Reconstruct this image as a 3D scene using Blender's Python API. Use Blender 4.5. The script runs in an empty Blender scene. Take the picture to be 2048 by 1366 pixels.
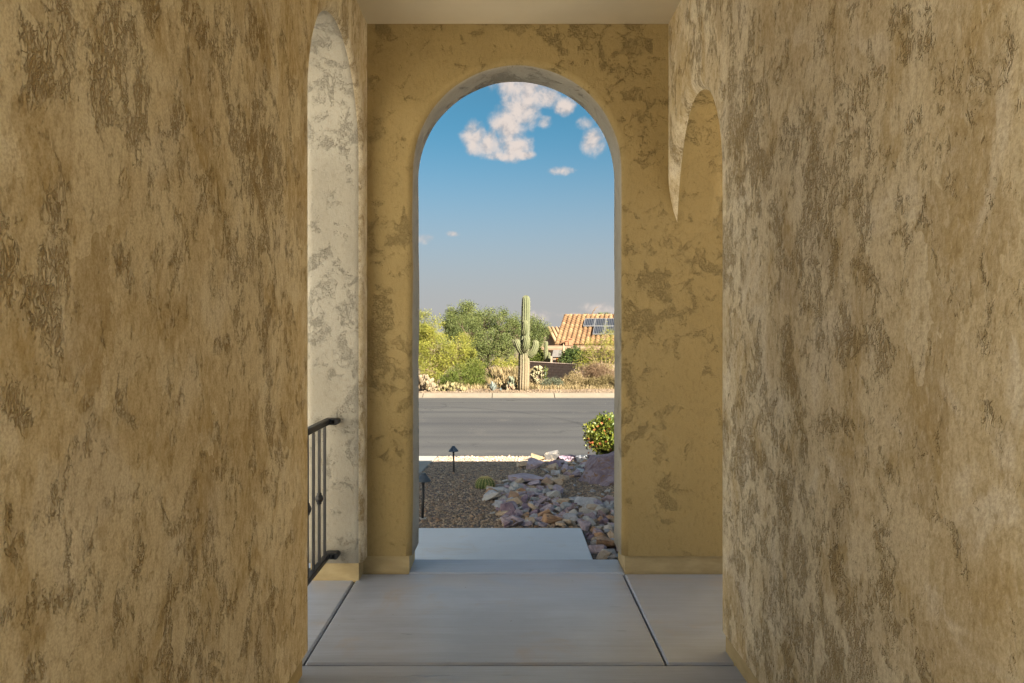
import bpy, bmesh, math, random
import numpy as np
from mathutils import Vector, Matrix, noise

sc = bpy.context.scene
COL = sc.collection
PI = math.pi
R = math.radians

# ------------------------------------------------------------------ camera, sky, sun, exposure
EYE = 1.34                       # camera height over the porch floor (floor is z = 0)
F = 1480.0                       # focal length in photo pixels (photo 2048 wide)
VX, VY = 1015.0, 664.0           # vanishing point of the passage
cam = bpy.data.cameras.new('camera')
cam.sensor_width = 36.0
cam.lens = 36.0 * F / 2048.0
cam.shift_x = (1024 - VX) / 2048.0
cam.shift_y = -(683 - VY) / 2048.0
cam.clip_start, cam.clip_end = 0.05, 3000
co = bpy.data.objects.new('camera', cam)
co.location = (0, 0, EYE)
co.rotation_euler = (PI / 2, 0, 0)
COL.objects.link(co)
sc.camera = co

SUN_EL, SUN_AZ = R(29), R(145)   # azimuth clockwise from +Y: behind the camera, to the right
SUN_STRENGTH = 3.3
SKY_STRENGTH = 0.05
EXPOSURE = 3.14
world = bpy.data.worlds.new('World')
sc.world = world
world.use_nodes = True

sun = bpy.data.lights.new('sun', 'SUN')
sun.energy = SUN_STRENGTH
sun.angle = R(0.53)
sun.color = (1.0, 0.90, 0.74)
so = bpy.data.objects.new('sun', sun)
sd = Vector((math.sin(SUN_AZ) * math.cos(SUN_EL), math.cos(SUN_AZ) * math.cos(SUN_EL), math.sin(SUN_EL)))
so.rotation_euler = sd.to_track_quat('Z', 'Y').to_euler()
so.location = sd * 50
COL.objects.link(so)

sc.view_settings.view_transform = 'Standard'
sc.view_settings.look = 'None'
sc.view_settings.gamma = 1
sc.view_settings.exposure = EXPOSURE
sc.view_settings.use_curve_mapping = False
sc.render.engine = 'CYCLES'
sc.cycles.use_denoising = True
sc.cycles.max_bounces = 14
sc.cycles.diffuse_bounces = 10
sc.cycles.glossy_bounces = 4
sc.cycles.transmission_bounces = 4
sc.cycles.transparent_max_bounces = 8
sc.cycles.sample_clamp_indirect = 8

# ------------------------------------------------------------------ node helpers
class NT:
    def __init__(s, tree):
        s.t = tree; s.n = tree.nodes; s.l = tree.links
    def new(s, typ, **kw):
        n = s.n.new(typ)
        for k, v in kw.items(): setattr(n, k, v)
        return n
    def put(s, sock, v):
        if isinstance(v, bpy.types.NodeSocket): s.l.new(v, sock)
        elif v is not None: sock.default_value = v
    def math(s, op, a, b=None, c=None, clamp=False):
        n = s.new('ShaderNodeMath', operation=op, use_clamp=clamp)
        s.put(n.inputs[0], a)
        if b is not None: s.put(n.inputs[1], b)
        if c is not None: s.put(n.inputs[2], c)
        return n.outputs[0]
    def vmath(s, op, a, b=None, scale=None):
        n = s.new('ShaderNodeVectorMath', operation=op)
        s.put(n.inputs[0], a)
        if b is not None: s.put(n.inputs[1], b)
        if scale is not None: s.put(n.inputs[3], scale)
        return n.outputs['Value'] if op in ('LENGTH', 'DOT_PRODUCT') else n.outputs[0]
    def smooth(s, v, a, b, lo=0.0, hi=1.0):
        n = s.new('ShaderNodeMapRange', interpolation_type='SMOOTHSTEP')
        s.put(n.inputs[0], v); n.inputs[1].default_value = a; n.inputs[2].default_value = b
        n.inputs[3].default_value = lo; n.inputs[4].default_value = hi
        return n.outputs[0]
    def lin(s, v, a, b, lo=0.0, hi=1.0):
        n = s.new('ShaderNodeMapRange')
        s.put(n.inputs[0], v); n.inputs[1].default_value = a; n.inputs[2].default_value = b
        n.inputs[3].default_value = lo; n.inputs[4].default_value = hi
        return n.outputs[0]
    def mix(s, f, a, b, mode='MIX'):
        n = s.new('ShaderNodeMix', data_type='RGBA', blend_type=mode)
        s.put(n.inputs[0], f)
        s.put(n.inputs[6], c4(a)); s.put(n.inputs[7], c4(b))
        return n.outputs[2]
    def noise(s, vec, scale, detail=2.0, rough=0.5, dist=0.0, color=False):
        n = s.new('ShaderNodeTexNoise')
        if vec is not None: s.put(n.inputs['Vector'], vec)
        n.inputs['Scale'].default_value = scale; n.inputs['Detail'].default_value = detail
        n.inputs['Roughness'].default_value = rough; n.inputs['Distortion'].default_value = dist
        return n.outputs['Color' if color else 'Fac']
    def scale(s, vec, xyz, loc=(0, 0, 0), rot=(0, 0, 0)):
        n = s.new('ShaderNodeMapping')
        s.put(n.inputs[0], vec)
        n.inputs['Location'].default_value = loc; n.inputs['Rotation'].default_value = rot
        n.inputs['Scale'].default_value = xyz
        return n.outputs[0]
    def obj(s):
        return s.new('ShaderNodeTexCoord').outputs['Object']
    def island(s):
        return s.new('ShaderNodeNewGeometry').outputs['Random Per Island']
    def ramp(s, f, stops):
        n = s.new('ShaderNodeValToRGB')
        s.put(n.inputs[0], f)
        e = n.color_ramp.elements
        while len(e) < len(stops): e.new(0.5)
        for k, (p, c) in enumerate(stops):
            e[k].position = p; e[k].color = c4(c)
        return n.outputs[0]

def c4(c):
    if isinstance(c, bpy.types.NodeSocket): return c
    return tuple(c) if len(c) == 4 else (c[0], c[1], c[2], 1.0)

def srgb(r, g, b):
    f = lambda v: (v / 255 / 12.92) if v <= 10 else ((v / 255 + 0.055) / 1.055) ** 2.4
    return (f(r), f(g), f(b))

MATS = {}
def mat(name, fn):
    m = bpy.data.materials.new(name); m.use_nodes = True
    t = NT(m.node_tree); t.n.clear()
    out = t.new('ShaderNodeOutputMaterial')
    b = t.new('ShaderNodeBsdfPrincipled')
    t.l.new(b.outputs[0], out.inputs[0])
    fn(t, b, out)
    MATS[name] = m
    return m

def bump(t, b, h, dist, strength=1.0):
    n = t.new('ShaderNodeBump')
    n.inputs['Strength'].default_value = strength; n.inputs['Distance'].default_value = dist
    t.put(n.inputs['Height'], h)
    t.l.new(n.outputs[0], b.inputs['Normal'])

def matte(name, c1, c2, scale=6.0, rough=0.8, rel=0.003, fine=60.0, spec=0.3, metal=0.0):
    def fn(t, b, out):
        o = t.obj()
        n1 = t.noise(o, scale, 4, 0.6, 0.3); n2 = t.noise(o, fine, 3, 0.6)
        f = t.math('ADD', t.math('MULTIPLY', t.smooth(n1, .3, .7), .65), t.math('MULTIPLY', n2, .35))
        t.put(b.inputs['Base Color'], t.mix(f, c1, c2))
        b.inputs['Roughness'].default_value = rough
        b.inputs['Metallic'].default_value = metal
        b.inputs['Specular IOR Level'].default_value = spec
        if rel: bump(t, b, t.math('ADD', n2, t.math('MULTIPLY', n1, 2)), rel)
    return mat(name, fn)

def leafy(name, stops, rough=0.6, trans=0.35):
    """leaves: each leaf its own shade, some light passing through"""
    def fn(t, b, out):
        n1 = t.noise(t.obj(), 1.1, 2, 0.5)
        f = t.math('ADD', t.math('MULTIPLY', t.island(), .6), t.math('MULTIPLY', t.smooth(n1, .3, .7), .4))
        c = t.ramp(f, stops)
        t.put(b.inputs['Base Color'], c)
        b.inputs['Roughness'].default_value = rough
        b.inputs['Specular IOR Level'].default_value = .25
        tr = t.new('ShaderNodeBsdfTranslucent'); t.put(tr.inputs[0], c)
        m = t.new('ShaderNodeMixShader'); m.inputs[0].default_value = trans
        t.l.new(b.outputs[0], m.inputs[1]); t.l.new(tr.outputs[0], m.inputs[2])
        t.l.new(m.outputs[0], out.inputs[0])
    return mat(name, fn)

# ------------------------------------------------------------------ sky
def build_sky():
    t = NT(world.node_tree); t.n.clear()
    out = t.new('ShaderNodeOutputWorld')
    bg = t.new('ShaderNodeBackground'); bg.inputs[1].default_value = SKY_STRENGTH
    sky = t.new('ShaderNodeTexSky', sky_type='NISHITA')
    sky.sun_disc = False
    sky.sun_elevation = SUN_EL; sky.sun_rotation = SUN_AZ
    sky.altitude = 700; sky.air_density = 0.6; sky.dust_density = 4.5; sky.ozone_density = 6.0
    d = t.new('ShaderNodeTexCoord').outputs['Generated']
    sep = t.new('ShaderNodeSeparateXYZ'); t.l.new(d, sep.inputs[0])
    az = t.math('ARCTAN2', sep.outputs[0], sep.outputs[1])
    el = t.math('ARCSINE', sep.outputs[2])
    cv = t.new('ShaderNodeCombineXYZ')
    t.l.new(az, cv.inputs[0]); t.l.new(el, cv.inputs[1])
    puff = t.noise(cv.outputs[0], 34, 8, 0.62, 0.25)
    puff2 = t.noise(cv.outputs[0], 95, 4, 0.6, 0.2)
    warp = t.math('ADD', t.math('MULTIPLY', t.math('SUBTRACT', puff, .5), 2.1), t.math('MULTIPLY', t.math('SUBTRACT', puff2, .5), .55))
    # cumulus seen over the street, each a few lobes (azimuth, elevation, half sizes in photo pixels at F)
    lobes = [(948, 276, 30, 34), (985, 290, 50, 30), (1024, 292, 48, 32), (1018, 250, 44, 46), (1042, 218, 48, 46),
             (1058, 186, 62, 36), (1040, 166, 66, 30), (1096, 196, 34, 24), (1000, 312, 40, 12), (1050, 310, 26, 12),
             (1188, 284, 30, 30), (1172, 246, 20, 14), (1130, 212, 28, 22), (1090, 243, 18, 14),
             (1120, 342, 30, 10), (850, 478, 22, 12), (905, 468, 16, 7),
             (1205, 618, 46, 18), (1150, 634, 44, 10), (1080, 632, 30, 15)]
    dens = None
    for (px, py, rx, ry) in lobes:
        a0 = math.atan2(px - VX, F); e0 = math.atan2(VY - py, math.hypot(F, px - VX))
        u = t.math('DIVIDE', t.math('SUBTRACT', az, a0), rx / F)
        v = t.math('DIVIDE', t.math('SUBTRACT', el, e0), ry / F)
        q = t.math('ADD', t.math('MULTIPLY', u, u), t.math('MULTIPLY', v, v))
        g = t.math('SUBTRACT', 1.0, q)
        wgt = .62 if py > 330 or (rx < 22 and py < 260) else 1.0
        g = t.math('MULTIPLY', g, wgt) if wgt != 1 else g
        dens = g if dens is None else t.math('SMOOTH_MAX', dens, g, .35)
    d1 = t.smooth(t.math('ADD', dens, warp), -.10, 1.12)
    # scattered fair-weather clouds over the unseen sky, cover thickened to add fill light
    far = t.noise(t.scale(d, (1, 1, 2.4)), 2.6, 6, .6, .3)
    inview = t.math('MULTIPLY', t.smooth(t.math('ABSOLUTE', az), .32, .22), t.smooth(t.math('ABSOLUTE', el), .5, .42))
    d2 = t.math('MULTIPLY', t.smooth(far, .47, .62), t.math('SUBTRACT', 1.0, inview))
    cl = t.math('MAXIMUM', t.math('MULTIPLY', d1, .93), t.math('MULTIPLY', d2, .8))
    up_ = t.noise(t.vmath('ADD', cv.outputs[0], (.004, .007, 0)), 34, 8, 0.62, 0.25)
    shade = t.smooth(t.math('ADD', t.math('SUBTRACT', puff, up_), t.math('MULTIPLY', d1, .10)), -.10, .16)    # billows lit from above right
    ccol = t.mix(shade, CLOUD_LO, CLOUD_HI)
    hsv = t.new('ShaderNodeHueSaturation'); hsv.inputs['Saturation'].default_value = SKY_SAT; hsv.inputs['Hue'].default_value = .458
    t.l.new(sky.outputs[0], hsv.inputs['Color'])
    base = t.mix(1.0, hsv.outputs[0], SKY_TINT, 'MULTIPLY')
    low = t.smooth(el, .29, .0)
    base = t.mix(t.math('MULTIPLY', low, .95), base, HAZE_COL)       # dusty haze low over the whole horizon
    col = t.mix(cl, base, ccol)
    t.l.new(col, bg.inputs[0]); t.l.new(bg.outputs[0], out.inputs[0])
CLOUD_LO, CLOUD_HI = (1.34, 1.17, 1.08), (1.9, 1.62, 1.44)
SKY_SAT, SKY_TINT = 1.0, (.292, .335, .35)
HAZE_COL = (1.10, 1.08, 1.06)
build_sky()

# ------------------------------------------------------------------ mesh helpers
class MB:
    """collects faces; build() links them as ONE mesh object"""
    def __init__(s): s.v = []; s.f = []; s.sm = []
    def add(s, vs, fs, smooth=False):
        o = len(s.v); s.v += [tuple(v) for v in vs]
        s.f += [tuple(i + o for i in f) for f in fs]; s.sm += [smooth] * len(fs)
        return s
    def box(s, x0, x1, y0, y1, z0, z1, M=None):
        vs = [Vector(p) for p in ((x0,y0,z0),(x1,y0,z0),(x1,y1,z0),(x0,y1,z0),(x0,y0,z1),(x1,y0,z1),(x1,y1,z1),(x0,y1,z1))]
        if M is not None: vs = [M @ v for v in vs]
        return s.add(vs, [(0,3,2,1),(4,5,6,7),(0,1,5,4),(1,2,6,5),(2,3,7,6),(3,0,4,7)])
    def bbox(s, x0, x1, y0, y1, z0, z1, b=.005, M=None):
        """box with chamfered edges"""
        vs = []
        for dz, z in ((0, z0), (1, z0 + b), (1, z1 - b), (0, z1)):
            i = b if dz == 0 else 0
            vs += [(x0+b,y0+i,z),(x1-b,y0+i,z),(x1-i,y0+b,z),(x1-i,y1-b,z),(x1-b,y1-i,z),(x0+b,y1-i,z),(x0+i,y1-b,z),(x0+i,y0+b,z)]
        fs = [tuple(range(7, -1, -1)), tuple(range(24, 32))]
        for k in range(3):
            for j in range(8):
                fs.append((k*8+j, k*8+(j+1) % 8, k*8+8+(j+1) % 8, k*8+8+j))
        vs = [Vector(v) for v in vs]
        if M is not None: vs = [M @ v for v in vs]
        return s.add(vs, fs)
    def tube(s, pts, rad, n=8, cap=True, smooth=True, ribs=0, depth=0.0):
        pts = [Vector(p) for p in pts]
        rad = rad if isinstance(rad, (list, tuple)) else [rad] * len(pts)
        rings, side = [], None
        for i, p in enumerate(pts):
            d = (pts[min(i+1, len(pts)-1)] - pts[max(i-1, 0)]).normalized()
            if side is None:
                side = d.cross(Vector((0, 0, 1)) if abs(d.z) < .9 else Vector((1, 0, 0))).normalized()
            side = (side - d * side.dot(d)).normalized(); up = d.cross(side)
            ring = []
            for k in range(n):
                a = 2 * PI * k / n
                r = rad[i] * (1 + (depth * math.cos(a * ribs) if ribs else 0))
                ring.append(p + side * (math.cos(a) * r) + up * (math.sin(a) * r))
            rings.append(ring)
        vs = [v for r_ in rings for v in r_]; fs = []
        for i in range(len(pts) - 1):
            for k in range(n):
                fs.append((i*n+k, i*n+(k+1) % n, (i+1)*n+(k+1) % n, (i+1)*n+k))
        if cap:
            fs.append(tuple(range(n-1, -1, -1))); fs.append(tuple(range((len(pts)-1)*n, len(pts)*n)))
        return s.add(vs, fs, smooth)
    def build(s, name, m, parent=None, local=False):
        me = bpy.data.meshes.new(name)
        me.from_pydata(s.v, [], s.f)
        me.polygons.foreach_set('use_smooth', s.sm)
        me.materials.append(MATS[m] if isinstance(m, str) else m)
        me.update()
        o = bpy.data.objects.new(name, me)
        COL.objects.link(o)
        if parent is not None: attach(o, parent, local)
        return o

def np_mesh(name, V, Fc, m, parent=None, smooth=False):
    """fast mesh from arrays: V (n,3), Fc (m,k)"""
    me = bpy.data.meshes.new(name)
    k = Fc.shape[1]
    me.vertices.add(len(V)); me.vertices.foreach_set('co', V.astype(np.float32).ravel())
    me.loops.add(Fc.size); me.loops.foreach_set('vertex_index', Fc.astype(np.int32).ravel())
    me.polygons.add(len(Fc))
    me.polygons.foreach_set('loop_start', np.arange(0, Fc.size, k, dtype=np.int32))
    me.polygons.foreach_set('loop_total', np.full(len(Fc), k, dtype=np.int32))
    if smooth: me.polygons.foreach_set('use_smooth', np.ones(len(Fc), dtype=bool))
    me.materials.append(MATS[m]); me.update(calc_edges=True)
    o = bpy.data.objects.new(name, me); COL.objects.link(o)
    if parent is not None: attach(o, parent)
    return o

def root_of(o):
    while o.parent: o = o.parent
    return o

WORLDM = {}
def wm(o):
    M = Matrix.LocRotScale(o.location, o.rotation_euler, o.scale)
    return (wm(o.parent) @ o.matrix_parent_inverse @ M) if o.parent else M

def attach(o, parent, local=False):
    o.parent = parent
    if not local: o.matrix_parent_inverse = wm(parent).inverted()

def tag(o, label=None, cat=None, group=None, kind=None):
    if label: o['label'] = label
    if cat: o['category'] = cat
    if group: o['group'] = group
    if kind: o['kind'] = kind
    return o

def thing(name, loc, label, cat, group=None, rz=0.0):
    o = bpy.data.objects.new(name, None); COL.objects.link(o)
    o.location = loc; o.rotation_euler = (0, 0, rz); o.empty_display_size = .1
    return tag(o, label, cat, group)

def W(px, py, Y):
    """photo pixel at depth Y -> point"""
    return Vector(((px - VX) / F * Y, Y, EYE - (py - VY) / F * Y))

# terrain height: porch 0, yard falls to the street, desert lot beyond
def ground(X, Y):
    if Y < 5.7: return -.19
    if Y < 11.35: return -.19 - (Y - 5.7) * .0695
    if Y < 23.0: return -.583
    if Y < 26: return -.565
    if Y < 34: return -.565 - (Y - 26) * .07
    return -1.125
# ------------------------------------------------------------------ stucco, concrete
def stucco(name, vert, scale, light, mid, dark, amount, off=(0, 0, 0), fine=1.0, sqv=.5, strokes=.5, grain=.22, zone=.3, zw=1.2, thin=1.0, patch=7.5, soft=.1, deep=.65, tone=0.0):
    """skip-trowelled stucco: smooth trowelled plateaus over a rough base coat, stain and relief shading both in the colour"""
    def fn(t, b, out):
        o = t.scale(t.obj(), (1, 1, vert), off)
        big = t.noise(o, 1.5 * scale, 2, .55, .3)
        A = t.noise(o, patch * scale, 6, .68, .5)
        Z = t.smooth(t.math('ADD', A, t.math('MULTIPLY', t.math('SUBTRACT', big, .5), .45)), amount - soft, amount + soft)
        so_ = t.scale(t.obj(), (1, 1, sqv), off)
        sq = t.noise(so_, 42 * scale * fine, 3, .68, .45)
        sq2 = t.noise(so_, 92 * scale * fine, 1.5, .6, .3)
        ridge = t.math('SUBTRACT', 1, t.math('MULTIPLY', t.math('ABSOLUTE', t.math('SUBTRACT', sq, .5)), 7.0 * thin))
        ridge2 = t.math('SUBTRACT', 1, t.math('MULTIPLY', t.math('ABSOLUTE', t.math('SUBTRACT', sq2, .5)), 6.0 * thin))
        w = t.math('MAXIMUM', ridge, t.math('SUBTRACT', ridge2, .15))
        sqm = t.smooth(t.math('ADD', w, t.math('MULTIPLY', Z, zw)), 1.30, 1.95)          # crevices of the rough base coat, their shading painted in with the stain
        rim = t.math('MULTIPLY', Z, t.smooth(sq, .54, .60))                                # crumbs standing proud beside them, their highlights painted lighter
        gr = t.noise(t.obj(), 170, 2, .65)
        gr2 = t.noise(t.scale(t.obj(), (1, 1, .55)), 55, 3, .65, .3)
        pl = t.mix(t.smooth(big, .34, .66), mid, light)
        # broad trowel strokes: each its own tone
        v1 = t.new('ShaderNodeTexVoronoi')
        wv = t.vmath('ADD', t.scale(t.obj(), (1.0, 1.0, .5), off, (.45, .2, 0)), t.vmath('SCALE', t.noise(t.obj(), 6, 3, .65, 0, True), scale=.22))
        t.put(v1.inputs['Vector'], wv); v1.inputs['Scale'].default_value = 6.5 * scale
        sepc = t.new('ShaderNodeSeparateColor'); t.l.new(v1.outputs['Color'], sepc.inputs[0])
        st = sepc.outputs[0]
        pl = t.mix(t.math('MULTIPLY', t.smooth(st, .55, 1.0), strokes), pl, light)
        pl = t.mix(t.math('MULTIPLY', t.smooth(st, .45, .0), strokes * .45), pl, dark)
        if tone:                                                                           # broad golden-brown and pale cream areas
            G = t.noise(t.scale(t.obj(), (1, 1, .8), (7.7, 1.1, 3.3)), 4.2, 4, .62, .8)
            pl = t.mix(t.math('MULTIPLY', t.smooth(G, .50, .66), tone), pl, (.50, .385, .195))
            pl = t.mix(t.math('MULTIPLY', t.smooth(G, .47, .34), tone), pl, (.84, .79, .67))
        pl = t.mix(t.math('MULTIPLY', t.smooth(gr, .35, .68), grain), pl, dark)
        pl = t.mix(t.math('MULTIPLY', t.smooth(gr2, .50, .72), grain * 1.5), pl, dark)
        pl = t.mix(t.math('MULTIPLY', t.smooth(gr2, .48, .30), grain * 1.2), pl, light)
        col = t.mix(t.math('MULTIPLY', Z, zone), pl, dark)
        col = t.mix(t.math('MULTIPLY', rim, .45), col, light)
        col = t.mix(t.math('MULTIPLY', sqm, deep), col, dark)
        fl = t.new('ShaderNodeTexVoronoi'); t.put(fl.inputs['Vector'], t.obj()); fl.inputs['Scale'].default_value = 5.0
        fleck = t.math('LESS_THAN', fl.outputs['Distance'], .014)                         # specks of lime
        col = t.mix(t.math('MULTIPLY', fleck, .7), col, (.62, .62, .62))
        t.put(b.inputs['Base Color'], col)
        b.inputs['Roughness'].default_value = .88
        b.inputs['Specular IOR Level'].default_value = .2
        h = t.math('ADD', t.math('ADD', t.math('MULTIPLY', Z, -.3), t.math('MULTIPLY', sqm, -.9)),
                   t.math('ADD', t.math('MULTIPLY', gr, .18), t.math('ADD', t.math('MULTIPLY', rim, .35), t.math('MULTIPLY', gr2, .55))))
        bump(t, b, h, .0038, 1.0)
    return mat(name, fn)

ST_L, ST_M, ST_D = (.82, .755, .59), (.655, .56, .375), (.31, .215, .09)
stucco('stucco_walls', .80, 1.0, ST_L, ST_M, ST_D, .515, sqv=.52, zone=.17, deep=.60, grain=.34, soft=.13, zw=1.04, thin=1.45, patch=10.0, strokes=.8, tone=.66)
stucco('stucco_arch_darkened', 1.0, 1.0, (.38, .292, .138), (.34, .258, .118), (.13, .09, .03), .53, (4.2, .3, 7.7), 1.15, 1.0, .16, .14, .015, .95, 1.8, 9.5, .13, .22)  # the walls' stucco again, darkened in colour to offset stronger light on this wall
stucco('stucco_jamb_skylit', 1.0, 1.0, (.39, .372, .32), (.34, .318, .265), (.17, .14, .09), .53, (1.2, 5.3, 2.7), 1.15, 1.0, .2, .14, .01, .95, 1.8, 9.5, .13, .13)  # same stucco painted paler and greyer for skylight on the reveals
def footing_fn(t, b, out):
    o = t.obj()
    n = t.noise(t.scale(o, (1, 1, 3)), 9, 4, .6); g = t.noise(o, 150, 2, .6)
    t.put(b.inputs['Base Color'], t.mix(t.smooth(n, .3, .7), (.36, .285, .15), (.44, .355, .20)))
    b.inputs['Roughness'].default_value = .85
    bump(t, b, t.math('ADD', n, t.math('MULTIPLY', g, .4)), .002)
mat('footing_paint', footing_fn)
def ceil_fn(t, b, out):
    o = t.obj()
    n = t.noise(o, 2.2, 4, .6); g = t.noise(o, 180, 2, .6)
    t.put(b.inputs['Base Color'], t.mix(t.smooth(n, .3, .7), (.55, .49, .36), (.59, .525, .39)))
    b.inputs['Roughness'].default_value = .9
    bump(t, b, g, .001)
mat('ceiling_paint', ceil_fn)

def concrete(name, lo, hi, rust, streak=(1.1, 15, 1), rough=.5):
    def fn(t, b, out):
        o = t.obj()
        s = t.noise(t.scale(o, streak), 1.0, 5, .62, .2)
        s2 = t.noise(t.scale(o, (streak[0] * 2.2, streak[1] * 3.2, 1)), 1.0, 3, .6)
        w = t.noise(o, 1.7, 4, .6, .5); g = t.noise(o, 260, 3, .7)
        br = t.noise(t.scale(o, (5, 170, 1)), 1.0, 2, .6)
        f = t.math('ADD', t.math('MULTIPLY', s, .34), t.math('ADD', t.math('MULTIPLY', s2, .17), t.math('ADD', t.math('MULTIPLY', w, .37), t.math('MULTIPLY', br, .17))))
        c = t.mix(t.smooth(f, .38, .72), lo, hi)
        r = t.smooth(t.noise(o, 2.6, 5, .65, .6), .55, .75)
        sy = t.new('ShaderNodeSeparateXYZ'); t.put(sy.inputs[0], o)
        edge = t.math('MULTIPLY', t.smooth(sy.outputs[1], 3.72, 4.06), t.math('LESS_THAN', sy.outputs[1], 4.109))
        r = t.math('MAXIMUM', r, t.math('MULTIPLY', edge, t.smooth(w, .40, .62)))      # dust gathered along the wall foot
        c = t.mix(t.math('MULTIPLY', r, .42), c, rust)
        sp = t.noise(o, 38, 2, .5)
        c = t.mix(t.smooth(sp, .73, .78, 0, .5), c, (.10, .085, .07))
        t.put(b.inputs['Base Color'], c)
        t.put(b.inputs['Roughness'], t.lin(s, .3, .7, rough - .1, rough + .12))
        b.inputs['Specular IOR Level'].default_value = .5
        bump(t, b, t.math('ADD', t.math('MULTIPLY', br, .5), t.math('MULTIPLY', g, .35)), .0016)
    return mat(name, fn)
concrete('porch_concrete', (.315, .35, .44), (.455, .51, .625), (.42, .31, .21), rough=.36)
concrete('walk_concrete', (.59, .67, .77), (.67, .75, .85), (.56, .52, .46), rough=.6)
matte('joint_dark', (.05, .048, .045), (.09, .085, .08), 20, .9)

# ------------------------------------------------------------------ the stucco entry passage
LX, RX = -.777, .891            # inner faces of the two side walls
FY = 4.095                      # inner face of the arch wall
CEIL = 3.045
ROOF = 3.73
BOT = .10                       # stucco stops this far above the floor, over a set-back footing
portal = thing('entry_passage', (0, FY, 0), 'tan skip-trowelled stucco entry passage with three round arches around the camera', 'building')

def arch_profile(ul, ur, spring, z0, left=True, right=True, seed=1, nj=16, na=40, drop=0.0):
    c = (ul + ur) / 2; r = (ur - ul) / 2; P = []
    if left:
        for k in range(nj): P.append(((ul, z0 + (spring - z0) * k / nj), (-1, 0)))
    for k in range(na + 1):
        a = PI - PI * k / na
        if a < PI / 2 and drop:                          # the far limb runs on down and dies into the end wall
            rz = r + drop; n_ = Vector((math.cos(a) / r, math.sin(a) / rz)).normalized()
            P.append(((c + r * math.cos(a), spring - drop + rz * math.sin(a)), (n_.x, n_.y)))
        else: P.append(((c + r * math.cos(a), spring + r * math.sin(a)), (math.cos(a), math.sin(a))))
    if right:
        for k in range(1, nj + 1): P.append(((ur, spring - (spring - z0) * k / nj), (1, 0)))
    return P

def arch_wall(name, m, place, T, u0, u1, z0, z1, ul, ur, spring, rr=.03, right=True, wob=.004, m2=None, drop=0.0):
    """wall slab with a round-headed opening; arrises rounded by hand and slightly uneven. place(u, t, z) -> world"""
    P = arch_profile(ul, ur, spring, z0, right=right, drop=drop)
    prof = [(rr * (1 - math.sin(a)), rr * (1 - math.cos(a))) for a in [PI / 2 * k / 6 for k in range(7)]]
    prof += [(0, rr + (T - 2 * rr) * k / 4) for k in (1, 2, 3)]
    prof += [(d, T - t) for d, t in reversed(prof[:7])]
    mb = MB(); n = len(prof); vs = []
    for i, ((u, z), (nu, nz)) in enumerate(P):
        rs = 1 + .38 * max(0, i / (len(P) - 1) - .6) / .4 if drop else 1        # the arris widens as it dies into the corner
        for k_i, (d, t) in enumerate(prof):
            if k_i < 7: d, t = d * rs, t * rs
            w = wob * (noise.noise((u * 3.1 + 7, z * 3.1, t * 4)) + .5 * noise.noise((u * 9, z * 9 + 3, t * 8)))
            dd = d + w
            vs.append(place(u + nu * dd, t, z + nz * dd))
    fs = []
    for i in range(len(P) - 1):
        for k in range(n - 1):
            fs.append((i*n+k, (i+1)*n+k, (i+1)*n+k+1, i*n+k+1))
    # faces front and back: outline round the opening
    base = len(vs)
    outer = [(u0, z0), (u0, z1), (u1, z1)] + ([(u1, z0)] if right else [])
    tail = [] if right else [(u1, spring - drop)]
    for t in (0, T):
        for (u, z) in outer + tail: vs.append(place(u, t, z))
    k_ = len(outer + tail)
    ring0 = [i * n for i in range(len(P))]; ring1 = [i * n + n - 1 for i in range(len(P))]
    f0 = ring0 + [base + k for k in range(k_ - 1, -1, -1)] if not tail else ring0 + [base + k for k in range(k_ - 2, -1, -1)]
    b2 = base + k_
    f1 = ring1 + [b2 + k for k in range(k_ - 1, -1, -1)] if not tail else ring1 + [b2 + k for k in range(k_ - 2, -1, -1)]
    fs_flat = [tuple(f0), tuple(reversed(f1))]
    # outer rim: left side, top, right side
    o_ = outer
    for k in range(len(o_) - 1): fs_flat.append((base + k, base + k + 1, b2 + k + 1, b2 + k))
    fs_flat.append((ring0[0], base, b2, ring1[0]))
    for i in range(n - 2): fs_flat.append((i, i + 1, n - 1)) if False else None
    fs_flat.append(tuple(range(n)))                             # underside of the stucco at the first jamb
    if right:
        e = (len(P) - 1) * n
        fs_flat.append((base + k_ - 1, ring0[-1], ring1[-1], b2 + k_ - 1))
        fs_flat.append(tuple(range(e + n - 1, e - 1, -1)))
    mb.add(vs, [])
    mb.f += fs; mb.sm += [True] * len(fs)
    mb.f += [f for f in fs_flat if f]; mb.sm += [False] * len([f for f in fs_flat if f])
    o = mb.build(name, m, portal)
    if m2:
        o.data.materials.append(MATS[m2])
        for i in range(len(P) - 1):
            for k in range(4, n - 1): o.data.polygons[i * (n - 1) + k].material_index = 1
    bm = bmesh.new(); bm.from_mesh(o.data); bmesh.ops.recalc_face_normals(bm, faces=bm.faces)
    bm.to_mesh(o.data); bm.free()
    return o

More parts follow.
